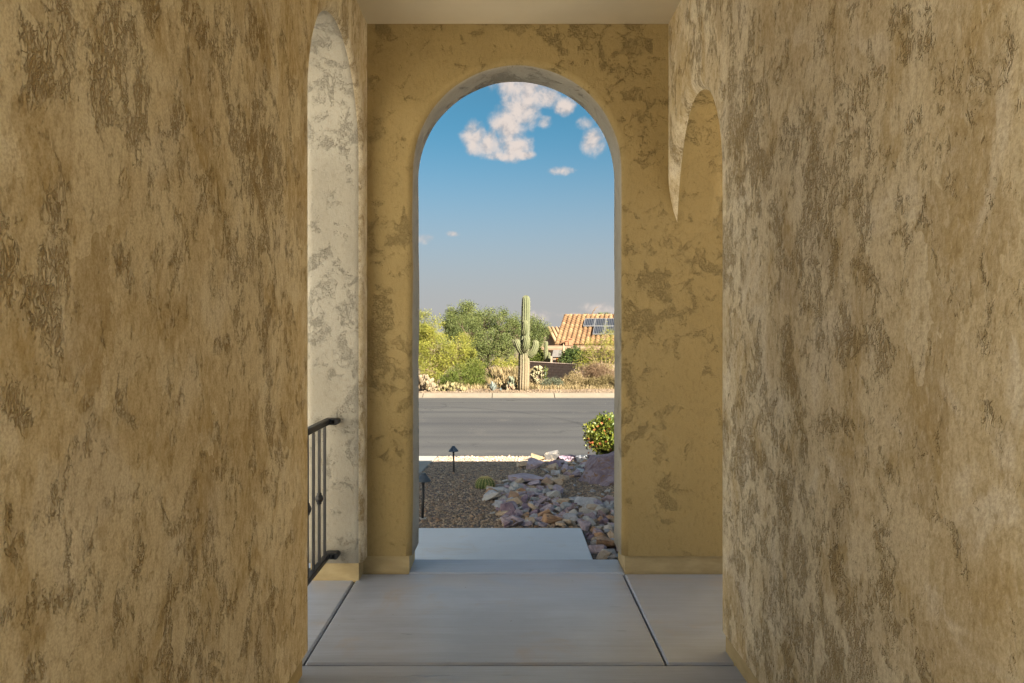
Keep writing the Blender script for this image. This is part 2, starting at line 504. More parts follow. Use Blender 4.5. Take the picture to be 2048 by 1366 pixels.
BACK = -.1
CEIL_Y0 = -.1
arch_wall('arch_wall', 'stucco_arch_darkened', lambda u, t, z: (u, FY + t, z), .30, -1.10, 9.0, BOT, ROOF, -.522, .628, 2.24, rr=.04, m2='stucco_jamb_skylit')
arch_wall('side_wall', 'stucco_walls', lambda u, t, z: (LX - t, u, z), .31, BACK, FY, BOT, ROOF, 2.915, 3.965, 2.255, rr=.045, m2='stucco_jamb_skylit')
arch_wall('side_wall', 'stucco_walls', lambda u, t, z: (RX + t, u, z), .30, BACK, FY + .06, BOT, ROOF, 3.13, FY + .03, 1.995, rr=.075, right=False, wob=.0015, m2='stucco_arch_darkened', drop=.42)
S = .025
mb = MB()
mb.box(-1.10 + S, -.522 - S, FY + S, FY + .30 - S, -.25, BOT + .02).box(.628 + S, 9.0, FY + S, FY + .30 - S, -.25, BOT + .02)
mb.box(LX - .31 + S, LX - S, BACK, 2.915 - S, -.25, BOT + .02).box(LX - .31 + S, LX - S, 3.965 + S, FY + S + .001, -.25, BOT + .021)
mb.box(RX + S, RX + .30 - S, BACK, 3.13 - S, -.25, BOT + .02)
mb.build('footing', 'footing_paint', portal)
mb = MB(); mb.box(LX - .31, RX + .30, CEIL_Y0, FY, CEIL, CEIL + .2); mb.build('ceiling', 'ceiling_paint', portal)
mb = MB(); mb.box(RX + .30, 2.0, .81, FY, CEIL - .25, CEIL - .05); mb.build('unseen_patio_ceiling', 'ceiling_paint', portal)  # unseen patio roof, cut short so sunlit paving bounces light into the arch
mb = MB(); mb.box(1.25, 3.9, -3.6, .80, 0, 5.3); mb.build('sun_block_wing', 'stucco_arch_darkened', portal)  # unseen house mass, placed and raised to keep direct sun out of the passage
mb = MB(); mb.box(1.85, 2.0, .83, 1.1, 0, CEIL - .25); mb.build('patio_post', 'stucco_arch_darkened', portal)

# ------------------------------------------------------------------ porch floor of jointed slabs, landing, driveway
g = .0045
def slab(mbx, x0, x1, y0, y1, z0, z1, b=.008):
    return mbx.bbox(x0 + g, x1 - g, y0 + g * 1.9, y1 - g * 1.9, z0, z1, b)
bed = MB(); bed.box(-1.25, 2.7, BACK, 4.36, -.3, -.05)
porch = bed.build('porch_floor', 'joint_dark'); tag(porch, 'grey concrete porch floor of slabs with tooled joints between the stucco walls', kind='structure')
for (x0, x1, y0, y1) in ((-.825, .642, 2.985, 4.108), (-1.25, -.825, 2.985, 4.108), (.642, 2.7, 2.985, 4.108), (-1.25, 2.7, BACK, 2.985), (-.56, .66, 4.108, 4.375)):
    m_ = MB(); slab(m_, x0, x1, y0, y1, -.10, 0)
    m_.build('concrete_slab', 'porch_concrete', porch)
bed = MB(); bed.box(-2.2, .56, 4.43, 5.63, -.42, -.18)
land = bed.build('landing', 'joint_dark'); tag(land, 'pale blue-grey concrete landing one step below the porch', kind='structure')
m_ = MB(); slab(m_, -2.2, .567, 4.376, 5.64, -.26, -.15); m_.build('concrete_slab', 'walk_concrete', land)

m_ = MB(); m_.box(-4.6, 1.24, -14, BACK - .05, -.2, -.002).box(-4.6, -1.26, BACK - .05, 4.0, -.3, -.19).box(2.72, 12, .82, 4.05, -.2, -.003).box(1.26, 12, -14, -3.62, -.2, -.002).box(3.92, 12, -3.62, .8, -.2, -.003)  # unseen paving added to bounce sunlight into the passage
matte('bounce_paving', (.62, .59, .53), (.70, .66, .60), 3, .8, .001)
o = m_.build('bounce_paving', 'bounce_paving'); tag(o, 'unseen pale paving added beside and behind the porch to bounce sunlight', kind='structure')
m_ = MB(); m_.box(-5.0, -4.7, -14, 4.2, -.3, 4.2)  # unseen wall added left of the passage, pale to bounce sunlight in
matte('bounce_stucco', (.72, .70, .65), (.78, .76, .71), 3, .9, .002)
o = m_.build('bounce_wall', 'bounce_stucco'); tag(o, 'unseen pale wall added left of the porch to bounce sunlight in', 'wall')

concrete('drive_concrete', (.26, .25, .23), (.33, .315, .29), (.26, .22, .17), rough=.7)
# ------------------------------------------------------------------ ground, street
rng = np.random.default_rng(11)
rnd = random.Random(5)

def gravel_mat(name, cols, scale, rel):
    def fn(t, b, out):
        o = t.obj()
        v = t.new('ShaderNodeTexVoronoi'); t.put(v.inputs['Vector'], o); v.inputs['Scale'].default_value = scale
        big = t.noise(o, .6, 3, .6)
        c = t.ramp(t.math('ADD', t.math('MULTIPLY', v.outputs['Color'], .7), t.math('MULTIPLY', big, .3)), cols)
        t.put(b.inputs['Base Color'], c)
        b.inputs['Roughness'].default_value = .9
        bump(t, b, t.math('SUBTRACT', 1, v.outputs['Distance']), rel)
    return mat(name, fn)
gravel_mat('desert_soil', [(0, (.08, .055, .036)), (.5, (.13, .093, .06)), (1, (.18, .135, .09))], 22, .015)
gravel_mat('yard_soil', [(0, (.07, .055, .05)), (.5, (.14, .12, .11)), (1, (.24, .2, .18))], 45, .01)

def terrain():
    """one sheet to the horizon: fine rows near, wide ones far"""
    ys = [-40, -12, 4.41, 5.0, 5.7] + [5.7 + k * .35 for k in range(1, 17)] + [11.35, 11.40, 22.6, 22.95, 23.0] + [23 + k for k in range(1, 24)] + [50, 60, 80, 120, 200, 400, 800, 1600]
    xs = [-1600, -600, -200, -80, -40, -20, -12] + [-10 + k for k in range(21)] + [12, 20, 40, 80, 200, 600, 1600]
    V = []; Fc = []
    for y in ys:
        for x in xs:
            z = ground(x, y)
            if 11.36 < y < 22.9: z = -.80
            if y < 4.41: z = -.35
            if 23.2 < y < 60: z += .05 * noise.noise((x * .4, y * .4, 0))
            V.append((x, y, z))
    n = len(xs)
    for j in range(len(ys) - 1):
        for i in range(n - 1): Fc.append((j*n+i, j*n+i+1, (j+1)*n+i+1, (j+1)*n+i))
    mb = MB(); mb.add(V, Fc); return mb.build('ground', 'desert_soil')
tag(terrain(), 'desert ground of tan soil falling away beyond the street', kind='structure')

def asphalt_fn(t, b, out):
    o = t.obj()
    s = t.noise(t.scale(o, (.05, 1.5, 1)), 1.0, 5, .65, .15)      # wear runs along the street
    p = t.noise(o, .35, 4, .6); a = t.noise(o, 220, 3, .7)
    f = t.math('ADD', t.math('MULTIPLY', s, .75), t.math('MULTIPLY', p, .3))
    c = t.mix(t.smooth(f, .35, .7), (.036, .036, .039), (.060, .0595, .059))
    cr = t.new('ShaderNodeTexVoronoi', feature='DISTANCE_TO_EDGE'); t.put(cr.inputs['Vector'], t.vmath('ADD', o, t.vmath('SCALE', t.noise(o, .8, 4, .6, 0, True), scale=1.6))); cr.inputs['Scale'].default_value = .22
    c = t.mix(t.math('MULTIPLY', t.math('LESS_THAN', cr.outputs['Distance'], .0035), t.smooth(p, .45, .6)), c, (.02, .02, .021))     # hairline cracks
    c = t.mix(t.math('MULTIPLY', t.smooth(t.noise(o, 1.1, 5, .7), .58, .72), .35), c, (.085, .08, .072))       # dust
    # tyre scuffs: thin arcs where cars turned
    for (cx, cy, rr) in ((-.6, 20.4, 4.6), (.2, 20.9, 5.4), (-4.0, 14.5, 5.8)):
        sep = t.new('ShaderNodeSeparateXYZ'); t.put(sep.inputs[0], o)
        dx = t.math('SUBTRACT', sep.outputs[0], cx); dy = t.math('SUBTRACT', sep.outputs[1], cy)
        q = t.math('SQRT', t.math('ADD', t.math('MULTIPLY', dx, dx), t.math('MULTIPLY', dy, dy)))
        ln = t.smooth(t.math('ABSOLUTE', t.math('SUBTRACT', q, rr)), .10, .02)
        c = t.mix(t.math('MULTIPLY', t.math('MULTIPLY', ln, t.smooth(p, .4, .6)), .5), c, (.018, .018, .02))
    sp = t.noise(o, 7, 1, .5)
    c = t.mix(t.smooth(sp, .80, .82, 0, .5), c, (.25, .24, .23))
    t.put(b.inputs['Base Color'], c)
    b.inputs['Roughness'].default_value = .75
    b.inputs['Specular IOR Level'].default_value = .25
    bump(t, b, a, .003)
mat('asphalt', asphalt_fn)
m_ = MB(); m_.box(-160, 160, 11.42, 22.42, -.78, -.66)
tag(m_.build('street', 'asphalt'), 'grey worn asphalt street crossing the view', kind='structure')
matte('kerb_concrete', (.135, .112, .086), (.175, .148, .112), 2.5, .8, .002)
kerb = MB(); kerb.box(-160, 160, 22.43, 23.05, -.86, -.70)
kerb = kerb.build('kerb', 'joint_dark'); tag(kerb, 'pale rolled concrete kerb along the far side of the street', kind='structure')
kj = [-9.2, -7.0, -4.8, -2.6, -.47, 1.44, 3.5, 5.6, 7.8, 10]
for x0, x1 in zip(kj, kj[1:]):
    mm = MB(); e = .012; prof = [(22.424, -.72), (22.424, -.655), (22.62, -.645), (22.76, -.60), (22.90, -.555), (23.06, -.55), (23.06, -.72)]
    k = len(prof)
    mm.add([(x, y, z) for x in (x0 + e, x1 - e) for (y, z) in prof],
           [(i, i + 1, k + i + 1, k + i) for i in range(k - 1)] + [tuple(range(k - 1, -1, -1)), tuple(range(k, 2 * k))])
    mm.build('kerb_stone', 'kerb_concrete', kerb)
mm = MB()
for x0, x1 in ((-160, kj[0]), (kj[-1], 160)):
    mm.add([(x, y, z) for x in (x0, x1) for (y, z) in prof], [(i, i + 1, k + i + 1, k + i) for i in range(k - 1)])
tag(mm.build('kerb_run', 'kerb_concrete', kerb), kind='stuff')

# driveway strip down the left side of the yard
def sheet(mb, x0, x1, ys, dz, fz=ground):
    V = [(x, y, fz(x, y) + dz) for y in ys for x in (x0, x1)]
    return mb.add(V, [(2*i, 2*i+1, 2*i+3, 2*i+2) for i in range(len(ys) - 1)])
dj = [5.66, 7.1, 8.6, 10.1, 11.36]
dv = MB(); sheet(dv, -6.2, -1.09, dj, -.06)
dv = dv.build('driveway', 'joint_dark'); tag(dv, 'pale concrete driveway strip left of the gravel yard', kind='structure')
for y0, y1 in zip(dj, dj[1:]):
    for x0, x1 in ((-6.2, -3.6), (-3.6, -1.08)):
        mm = MB(); e = .007
        zs = [ground(0, y0) + .02, ground(0, y1) + .02]
        pts = [(x0+e, y0+e, zs[0]), (x1-e, y0+e, zs[0]), (x1-e, y1-e, zs[1]), (x0+e, y1-e, zs[1])]
        mm.add(pts + [(x, y, z - .12) for x, y, z in pts], [(0,1,2,3), (7,6,5,4), (0,4,5,1), (1,5,6,2), (2,6,7,3), (3,7,4,0)])
        mm.build('concrete_slab', 'drive_concrete', dv)

# yard bed under the stones
m_ = MB(); sheet(m_, -1.08, 7.0, [5.64, 5.7] + [5.7 + .4 * k for k in range(1, 14)] + [11.36], .006)
m_.add([(.58, 4.40, -.184), (7, 4.40, -.184), (7, 5.64, -.184), (.58, 5.64, -.184)], [(0, 1, 2, 3)])
tag(m_.build('yard_ground', 'yard_soil'), 'sloping yard of dark soil under gravel', kind='structure')

# loose gravel, a few centimetres each
def pebble_fn(t, b, out):
    c = t.ramp(t.island(), [(0, (0.152, 0.110, 0.078)), (.2, (0.252, 0.192, 0.138)), (.45, (0.341, 0.266, 0.198)), (.65, (0.279, 0.208, 0.147)), (.8, (0.455, 0.371, 0.275)), (.92, (0.341, 0.197, 0.109)), (1, (0.631, 0.544, 0.433))])
    t.put(b.inputs['Base Color'], c)
    b.inputs['Roughness'].default_value = .75
    bump(t, b, t.noise(t.obj(), 160, 2), .001)
mat('pebbles', pebble_fn)
def scatter_pebbles(name, n, x0, x1, y0, y1, s0, s1, label, pm='pebbles', fz=ground, keep=None, lift=.3):
    x = rng.uniform(x0, x1, n); y = rng.uniform(y0, y1, n)
    if keep is not None:
        k = keep(x, y); x, y = x[k], y[k]; n = len(x)
    z = np.array([fz(a, c) for a, c in zip(x, y)])
    base = np.array([(1, 0, 0), (0, 1, 0), (-1, 0, 0), (0, -1, 0), (.1, .1, 1), (-.1, .1, -1)], float)
    Fo = np.array([(0, 1, 4), (1, 2, 4), (2, 3, 4), (3, 0, 4), (1, 0, 5), (2, 1, 5), (3, 2, 5), (0, 3, 5)])
    r = rng.uniform(s0, s1, n) * np.where(rng.random(n) < .06, 1.7, 1)
    P = base[None] * rng.uniform(.65, 1.15, (n, 6, 1))
    P += rng.normal(0, .16, P.shape)
    P *= np.stack([np.ones(n), rng.uniform(.55, .9, n), rng.uniform(.4, .7, n)], 1)[:, None]
    a = rng.uniform(0, 2 * PI, n); c, s = np.cos(a), np.sin(a)
    tl = rng.normal(0, .35, n); ct, st_ = np.cos(tl), np.sin(tl)
    X = P[..., 0] * ct[:, None] - P[..., 2] * st_[:, None]; Z = P[..., 0] * st_[:, None] + P[..., 2] * ct[:, None]
    Q = np.stack([X * c[:, None] - P[..., 1] * s[:, None], X * s[:, None] + P[..., 1] * c[:, None], Z], -1) * r[:, None, None]
    Q += np.stack([x, y, z + r * lift], 1)[:, None]
    Fc = (Fo[None] + (np.arange(n) * 6)[:, None, None]).reshape(-1, 3)
    o = np_mesh(name, Q.reshape(-1, 3), Fc, pm)
    return tag(o, label, kind='stuff')
leafy('verge_stone', [(0, (.08, .055, .035)), (.5, (.15, .108, .07)), (1, (.24, .185, .13))], .9, 0.0)
scatter_pebbles('gravel', 52000, -1.1, 3.4, 5.66, 11.40, .010, .021, 'grey-brown crushed gravel covering the yard',
                keep=lambda x, y: (x > -1.07) & (x < .45 + y * .26) & (x > -.145 * y - .3))
scatter_pebbles('roadside_gravel', 9000, -6, 7, 23.05, 25.4, .015, .03, 'tan gravel verge behind the far kerb', 'verge_stone')

# ------------------------------------------------------------------ rocks
def rock_mat(name, a, b_, c_):
    def fn(t, b, out):
        o = t.obj()
        n = t.noise(o, 5, 5, .65, 1.2); v = t.noise(t.scale(o, (1, 1, 4), (0, 0, 0), (.4, .3, .6)), 9, 4, .6, .8)
        col = t.mix(t.smooth(n, .35, .65), a, b_)
        col = t.mix(t.smooth(v, .55, .68), col, c_)
        t.put(b.inputs['Base Color'], col)
        b.inputs['Roughness'].default_value = .7
        bump(t, b, t.math('ADD', n, t.math('MULTIPLY', t.noise(o, 60, 4, .7), .35)), .02)
    return mat(name, fn)
rock_mat('rock_grey', (0.360, 0.372, 0.414), (0.552, 0.564, 0.600), (0.262, 0.199, 0.185))
rock_mat('rock_lilac', (0.307, 0.253, 0.307), (0.522, 0.445, 0.506), (0.384, 0.230, 0.138))
rock_mat('rock_tan', (0.415, 0.323, 0.238), (0.553, 0.461, 0.361), (0.307, 0.199, 0.115))
rock_mat('rock_rust', (0.400, 0.230, 0.131), (0.553, 0.368, 0.230), (0.262, 0.185, 0.169))
rock_mat('rock_pale', (0.435, 0.429, 0.422), (0.589, 0.576, 0.557), (0.346, 0.294, 0.243))
rock_mat('rock_purple', (0.185, 0.131, 0.185), (0.338, 0.246, 0.307), (0.522, 0.461, 0.461))
rock_mat('boulder_rock', (.17, .13, .17), (.33, .28, .33), (.24, .135, .07))
rock_mat('rock_cream', (.18, .14, .08), (.24, .19, .12), (.14, .09, .04))
rock_mat('rock_mottled', (.05, .05, .055), (.10, .095, .09), (.20, .17, .13))
rock_mat('rock_teal', (.10, .19, .21), (.16, .27, .29), (.2, .2, .2))

def rock_mesh(name, seed, sx, sy, sz, n=15, sub=False):
    """angular quarried block: hull of a few cut points, arrises slightly worn"""
    r = random.Random(seed); bm = bmesh.new()
    for k in range(n):
        p = Vector((r.uniform(-1, 1), r.uniform(-1, 1), r.uniform(-1, 1)))
        m = max(abs(p.x), abs(p.y), abs(p.z)); p = p / m if r.random() < .75 else p.normalized() * .95
        bm.verts.new((p.x * sx, p.y * sy, p.z * sz))
    bmesh.ops.convex_hull(bm, input=bm.verts)
    for v in [v for v in bm.verts if not v.link_faces]: bm.verts.remove(v)
    bmesh.ops.remove_doubles(bm, verts=bm.verts, dist=.12 * min(sx, sy, sz))
    bmesh.ops.bevel(bm, geom=bm.edges[:], offset=.035 * min(sx, sy, sz), segments=1, affect='EDGES', clamp_overlap=True)
    bmesh.ops.triangulate(bm, faces=bm.faces)
    if sub:
        bmesh.ops.subdivide_edges(bm, edges=bm.edges[:], cuts=2, use_grid_fill=True)
        for v in bm.verts:
            q = v.co * 6 / max(sx, sy)
            v.co += v.normal * (noise.fractal(q + Vector((seed, 0, 0)), .8, 2.1, 4) * .16 * sz)
    me = bpy.data.meshes.new(name); bm.to_mesh(me); bm.free(); return me

def yard_hit(px, py):
    k = (py - VY) / F
    Y = (EYE + .19 - .0695 * 5.7) / (k - .0695)
    if Y < 5.7: Y = (EYE + .19) / k
    return Vector(((px - VX) / F * Y, Y, ground(0, Y)))

CN = {'rock_grey': 'blue-grey', 'rock_lilac': 'lilac-grey', 'rock_tan': 'tan', 'rock_rust': 'rust-brown', 'rock_pale': 'pale whitish', 'rock_purple': 'dark purple'}
def rock_words(mname, wpx, zone):
    size = 'small' if wpx < 17 else ('large' if wpx > 24 else 'middling')
    lab = '%s %s angular rock %s' % (size, CN[mname], zone)
    return lab, '%s %s rocks %s' % (size, CN[mname], zone)
rock_lib = [rock_mesh('rock', 100 + k, .11, .085, .06) for k in range(12)]
rock_spots = []
def put_rock(p, w, mname, label=None, group=None, me=None, rz=None, tilt=.55, sink=.25, sz=1.0):
    me2 = me or rnd.choice(rock_lib)
    key = (me2.name, mname)
    if key not in MESHC:
        c = me2.copy(); c.materials.clear(); c.materials.append(MATS[mname]); MESHC[key] = c
    o = bpy.data.objects.new('rock', MESHC[key]); COL.objects.link(o)
    s = w / .20
    o.scale = (s, s * rnd.uniform(.8, 1.15), s * rnd.uniform(.6, 1.15) * sz)
    o.rotation_euler = (rnd.uniform(-tilt, tilt), rnd.uniform(-tilt, tilt), rnd.uniform(0, 2 * PI) if rz is None else rz)
    o.location = p + Vector((0, 0, .06 * s * sz * (1 - sink)))
    tag(o, label, 'rock', group)
    rock_spots.append((p.x, p.y, w * .5))
    return o
MESHC = {}
# single rocks one can point to: photo pixel of the foot, width in pixels, colour, label
feat = [(990, 986, 40, 'rock_pale', 'flat pale grey rock just below the barrel cactus', .5, .0),
        (982, 1002, 36, 'rock_pale', 'blue-white rock at the left edge of the stone bed below the cactus', .9, .4),
        (1055, 966, 66, 'rock_lilac', 'long flat lilac slab lying at the upper end of the stone bed', .55, .1),
        (1112, 970, 24, 'rock_tan', 'squarish tan rock right of the long lilac slab', 1.3, .6),
        (1102, 1018, 20, 'rock_teal', 'small teal-blue rock in the middle of the stone bed', .8, 0),
        (1017, 1026, 28, 'rock_purple', 'dark purple rock low in the left of the stone bed', 1.0, .9),
        (1103, 1048, 36, 'rock_rust', 'rust-faced rock against the landing edge left of its corner', .9, .3),
        (1140, 1046, 32, 'rock_grey', 'grey rock with brown side at the landing corner', .9, .2),
        (1170, 1012, 38, 'rock_grey', 'broad grey-tan rock at the right of the stone bed', .8, .1),
        (1212, 1098, 36, 'rock_rust', 'pointed brown rock beside the foot of the right pillar', 1.3, .8),
        (1195, 1106, 32, 'rock_lilac', 'grey-brown rock beside the landing near the right pillar', 1.0, .2),
        (1046, 936, 22, 'rock_tan', 'upright brown-tan rock at the upper left end of the stone bed', 1.6, .3),
        (1068, 938, 32, 'rock_lilac', 'leaning lilac rock beside the upright tan one', 1.3, .5),
        (1075, 922, 24, 'rock_cream', 'sunlit cream rock at the street edge of the yard', 1.1, .2),
        (1104, 921, 26, 'rock_mottled', 'mottled dark and pale rock at the street edge', 1.3, .3),
        (1136, 922, 30, 'rock_purple', 'flat dark rock at the street edge beside a cream one', .7, .0),
        (1122, 926, 14, 'rock_cream', 'small sunlit orange-cream rock between the street-edge rocks', 1.1, .2),
        (1162, 925, 26, 'rock_grey', 'grey rock behind the big purple boulder', 1.0, .2),
        (940, 1000, 14, 'rock_rust', 'lone small rusty stone on the gravel left of the bed', .5, 0),
        (1175, 918, 16, 'rock_purple', 'small dark stone near the foot of the flowering shrub', 1.0, .1)]
for px, py, wpx, mname, lab, sz, tl in feat:
    p = yard_hit(px, py); put_rock(p, wpx / F * p.y * 1.05, mname, lab, sz=sz, tilt=tl, rz=rnd.uniform(-.5, .5))
# the big boulder
p = yard_hit(1212, 972)
bm_ = rock_mesh('boulder', 86, .40, .32, .25, 13, True); bm_.materials.append(MATS['boulder_rock'])
bo = bpy.data.objects.new('boulder', bm_); COL.objects.link(bo)
bo.location = p + Vector((.17, .30, .09)); bo.rotation_euler = (.10, -.30, .35)
tag(bo, 'big purple-brown boulder beside the right edge of the arch opening', 'boulder')
rock_spots.append((bo.location.x, bo.location.y, .48))
# the rest of the bed, packed
def in_poly(x, y, P):
    c = False; j = len(P) - 1
    for i in range(len(P)):
        if (P[i][1] > y) != (P[j][1] > y) and x < (P[j][0] - P[i][0]) * (y - P[i][1]) / (P[j][1] - P[i][1]) + P[i][0]: c = not c
        j = i
    return c
bed_a = [(968, 985), (1000, 968), (1040, 968), (1090, 962), (1120, 990), (1100, 1005), (1160, 1003), (1236, 1000), (1262, 1030), (1258, 1056), (1010, 1056), (1005, 1030)]
bed_b = [(1168, 1056), (1268, 1056), (1276, 1122), (1188, 1122)]
bed_c = [(1085, 945), (1100, 928), (1170, 928), (1170, 960), (1140, 965), (1105, 952)]
names_ = ['rock_grey'] * 5 + ['rock_lilac'] * 6 + ['rock_tan'] * 4 + ['rock_rust'] * 3 + ['rock_pale'] * 2 + ['rock_purple'] * 2
for poly, tries, wlo, whi, pack, zn in ((bed_a, 3000, 13, 31, .56, None), (bed_b, 900, 16, 34, .54, 'in the strip between the landing and the right pillar'), (bed_c, 240, 12, 24, .75, 'near the street edge left of the boulder')):
    xs = [q[0] for q in poly]; ys = [q[1] for q in poly]
    for _ in range(tries):
        px, py = rnd.uniform(min(xs), max(xs)), rnd.uniform(min(ys), max(ys))
        if not in_poly(px, py, poly): continue
        p = yard_hit(px, py)
        w = rnd.uniform(wlo, whi) / F * p.y
        if p.x < .60 and p.y < 5.72: continue
        if p.x - w * .6 < .57 and p.y < 5.64 + w * .5: continue
        if any((p.x - a) ** 2 + (p.y - b) ** 2 < ((w * .5 + r) * pack * 1.5) ** 2 for a, b, r in rock_spots): continue
        mn = rnd.choice(names_); wpx = w * F / p.y
        zone = zn or ('at the landing edge of the stone bed' if py > 1034 else ('in the middle of the stone bed' if py > 1000 else 'in the upper stone bed by the cactus'))
        put_rock(p, w, mn, *rock_words(mn, wpx, zone))
# scattered little stones outside the bed
for px, py in ((1130, 985), (1150, 975), (1185, 985), (1205, 992), (1160, 990), (1196, 1000), (1215, 985), (1000, 1040), (985, 1030)):
    p = yard_hit(px, py); wpx = rnd.uniform(7, 14); mn = rnd.choice(['rock_tan', 'rock_pale', 'rock_grey'])
    z_ = 'lying loose on the gravel below the boulder' if px > 1100 else 'lying loose on the gravel left of the stone bed'
    put_rock(p, wpx / F * p.y, mn, *rock_words(mn, wpx, z_))

# ------------------------------------------------------------------ path lights
matte('black_metal', (.012, .013, .016), (.022, .023, .027), 12, .45, .0005, spec=.5)
matte('lamp_cap', (.03, .045, .07), (.05, .07, .10), 14, .4, .0005, spec=.5)
def lathe(mb, prof, n=24, smooth=True, M=None):
    vs = [Vector((r * math.cos(2*PI*k/n), r * math.sin(2*PI*k/n), z)) for r, z in prof for k in range(n)]
    if M is not None: vs = [M @ v for v in vs]
    fs = [(i*n+k, i*n+(k+1) % n, (i+1)*n+(k+1) % n, (i+1)*n+k) for i in range(len(prof) - 1) for k in range(n)]
    return mb.add(vs, fs, smooth)
def path_light(p, label, lean):
    t = thing('path_light', p, label, 'garden light', 'path lights in the gravel yard')
    t.rotation_euler = (0, lean, .3)
    m = MB(); m.tube([(0, 0, -.06), (0, 0, .325)], .0115, 12); m.build('post', 'black_metal', t, True)
    m = MB(); lathe(m, [(.0, .386), (.020, .386), (.022, .379), (.022, .372), (.030, .369), (.064, .326), (.066, .321), (.062, .320), (.028, .362), (0, .362)]); m.build('lamp_shade', 'lamp_cap', t, True)
    m = MB(); lathe(m, [(0, .30), (.014, .30), (.018, .325), (.014, .36), (0, .36)]); m.build('lamp_holder', 'black_metal', t, True)
    m = MB(); lathe(m, [(0, .012), (.03, .012), (.036, .004), (.036, -.02)]); m.build('ground_collar', 'rock_pale', t, True)
    return t
p = yard_hit(845, 1039); path_light(p, 'nearer black path light by the left edge of the opening', .02)
p = yard_hit(908, 947); path_light(p + Vector((0, 0, -.04)), 'farther black path light near the sunlit strip of gravel', -.02)

# ------------------------------------------------------------------ iron railing in the left arch
rail = thing('railing', (-.95, 3.945, 0), 'black iron railing with thin balusters set in the left arch opening', 'railing')
RXc = -.955; zt, zb = .865, .155
m = MB(); m.bbox(RXc - .016, RXc + .016, 2.98, 3.93, zt - .016, zt + .016, .004); m.build('top_rail', 'black_metal', rail)
m = MB(); m.bbox(RXc - .016, RXc + .016, 2.98, 3.93, zb - .014, zb + .014, .004); m.build('bottom_rail', 'black_metal', rail)
def bracket(z, h):
    m = MB(); vs = []
    pts = [(RXc, 3.90), (RXc + .02, 3.915), (RXc + .06, 3.92), (RXc + .085, 3.92)]
    m.bbox(RXc - .014, RXc + .045, 3.905, 3.962, z - h, z + h, .004)
    M_ = Matrix.Translation((RXc + .045, 3.905, z)) @ Matrix.Rotation(-PI / 2, 4, 'X')
    lathe(m, [(0, 0), (h, 0), (h, .057), (0, .057)], 20, False, M_)
    return m
bracket(zt, .0165).build('mounting_bracket', 'black_metal', rail)
bracket(zb, .0165).build('mounting_bracket', 'black_metal', rail)
for k in range(8):
    y = 3.865 - k * .112
    m = MB(); m.bbox(RXc - .0065, RXc + .0065, y - .0065, y + .0065, zb + .012, zt - .018, .001); bl = m.build('baluster', 'black_metal', rail)
    if k % 2 == 1:
        m = MB(); lathe(m, [(.009, -.03), (.012, -.026), (.012, -.019), (.017, -.014), (.021, 0), (.017, .014), (.012, .019), (.012, .026), (.009, .03)], 14, True, Matrix.Translation((RXc, y, .495)))
        m.build('collar', 'black_metal', bl)

# ------------------------------------------------------------------ golden barrel cactus
def barrel():
    p = yard_hit(970, 977)
    t = thing('barrel_cactus', p, 'small round golden-spined barrel cactus on the gravel beside the stones', 'cactus'); t.scale = (.76, .76, .70)
    m = MB(); nr, seg, lat = 17, 17 * 6, 16; vs = []; fs = []
    for i in range(lat + 1):
        a = -PI * .32 + (PI * .5 + PI * .32) * i / lat
        for k in range(seg):
            th = 2 * PI * k / seg
            rr = .128 * (math.cos(a) ** .8 if math.cos(a) > 0 else 0) * (1 + .085 * math.cos(nr * th))
            vs.append((rr * math.cos(th), rr * math.sin(th), .055 + .115 * math.sin(a) - (.02 if i == lat else 0)))
    for i in range(lat):
        for k in range(seg): fs.append((i*seg+k, i*seg+(k+1) % seg, (i+1)*seg+(k+1) % seg, (i+1)*seg+k))
    m.add(vs, fs, True); m.build('body', 'cactus_green', t, True)
    s = MB()
    for j in range(nr):
        th = 2 * PI * j / nr
        for i in range(13):
            a = -.2 + 1.72 * i / 12
            r0 = .128 * max(0, math.cos(a)) ** .8 * 1.085
            c = Vector((r0 * math.cos(th), r0 * math.sin(th), .055 + .115 * math.sin(a)))
            nrm = Vector((math.cos(a) * math.cos(th), math.cos(a) * math.sin(th), math.sin(a)))
            for q in range(9):
                d = (nrm * .7 + Vector((rnd.uniform(-1, 1), rnd.uniform(-1, 1), rnd.uniform(-1, 1)))).normalized()
                sd_ = d.cross(Vector((rnd.random(), rnd.random(), 1))).normalized() * .0019
                e = c + d * rnd.uniform(.018, .032)
                s.add([c - sd_, c + sd_, e], [(0, 1, 2)])
    tag(s.build('spines', 'cactus_spine', t, True), kind='stuff')
matte('cactus_green', (.09, .14, .05), (.15, .20, .075), 20, .6, .001)
matte('cactus_spine', (.55, .45, .18), (.70, .62, .35), 20, .6, 0)
barrel()
# ------------------------------------------------------------------ plant builders
def leaf_cloud(cent, n, spread, ln, wd, up=.0, seed=0, squash=1.0):
    """n leaves round each centre: narrow folded quads. returns V, F"""
    g_ = np.random.default_rng(seed)
    C = np.repeat(np.asarray(cent, float), n, 0); N_ = len(C)
    d = g_.normal(0, 1, (N_, 3)); d /= np.linalg.norm(d, axis=1)[:, None]
    rad = (np.repeat(spread, n) if np.ndim(spread) else spread) * g_.random(N_) ** .5
    P = C + d * rad[:, None] * np.array([1, 1, squash])
    a = g_.normal(0, 1, (N_, 3)) + d * .8; a[:, 2] += up
    a /= np.linalg.norm(a, axis=1)[:, None]
    b = np.cross(a, g_.normal(0, 1, (N_, 3))); b /= np.linalg.norm(b, axis=1)[:, None] + 1e-9
    L = ln * g_.uniform(.6, 1.3, N_)[:, None]; Wd = wd * g_.uniform(.7, 1.3, N_)[:, None]
    V = np.stack([P - a * L * .5, P + b * Wd * .5, P + a * L * .5, P - b * Wd * .5], 1).reshape(-1, 3)
    return V, np.arange(N_ * 4).reshape(-1, 4)

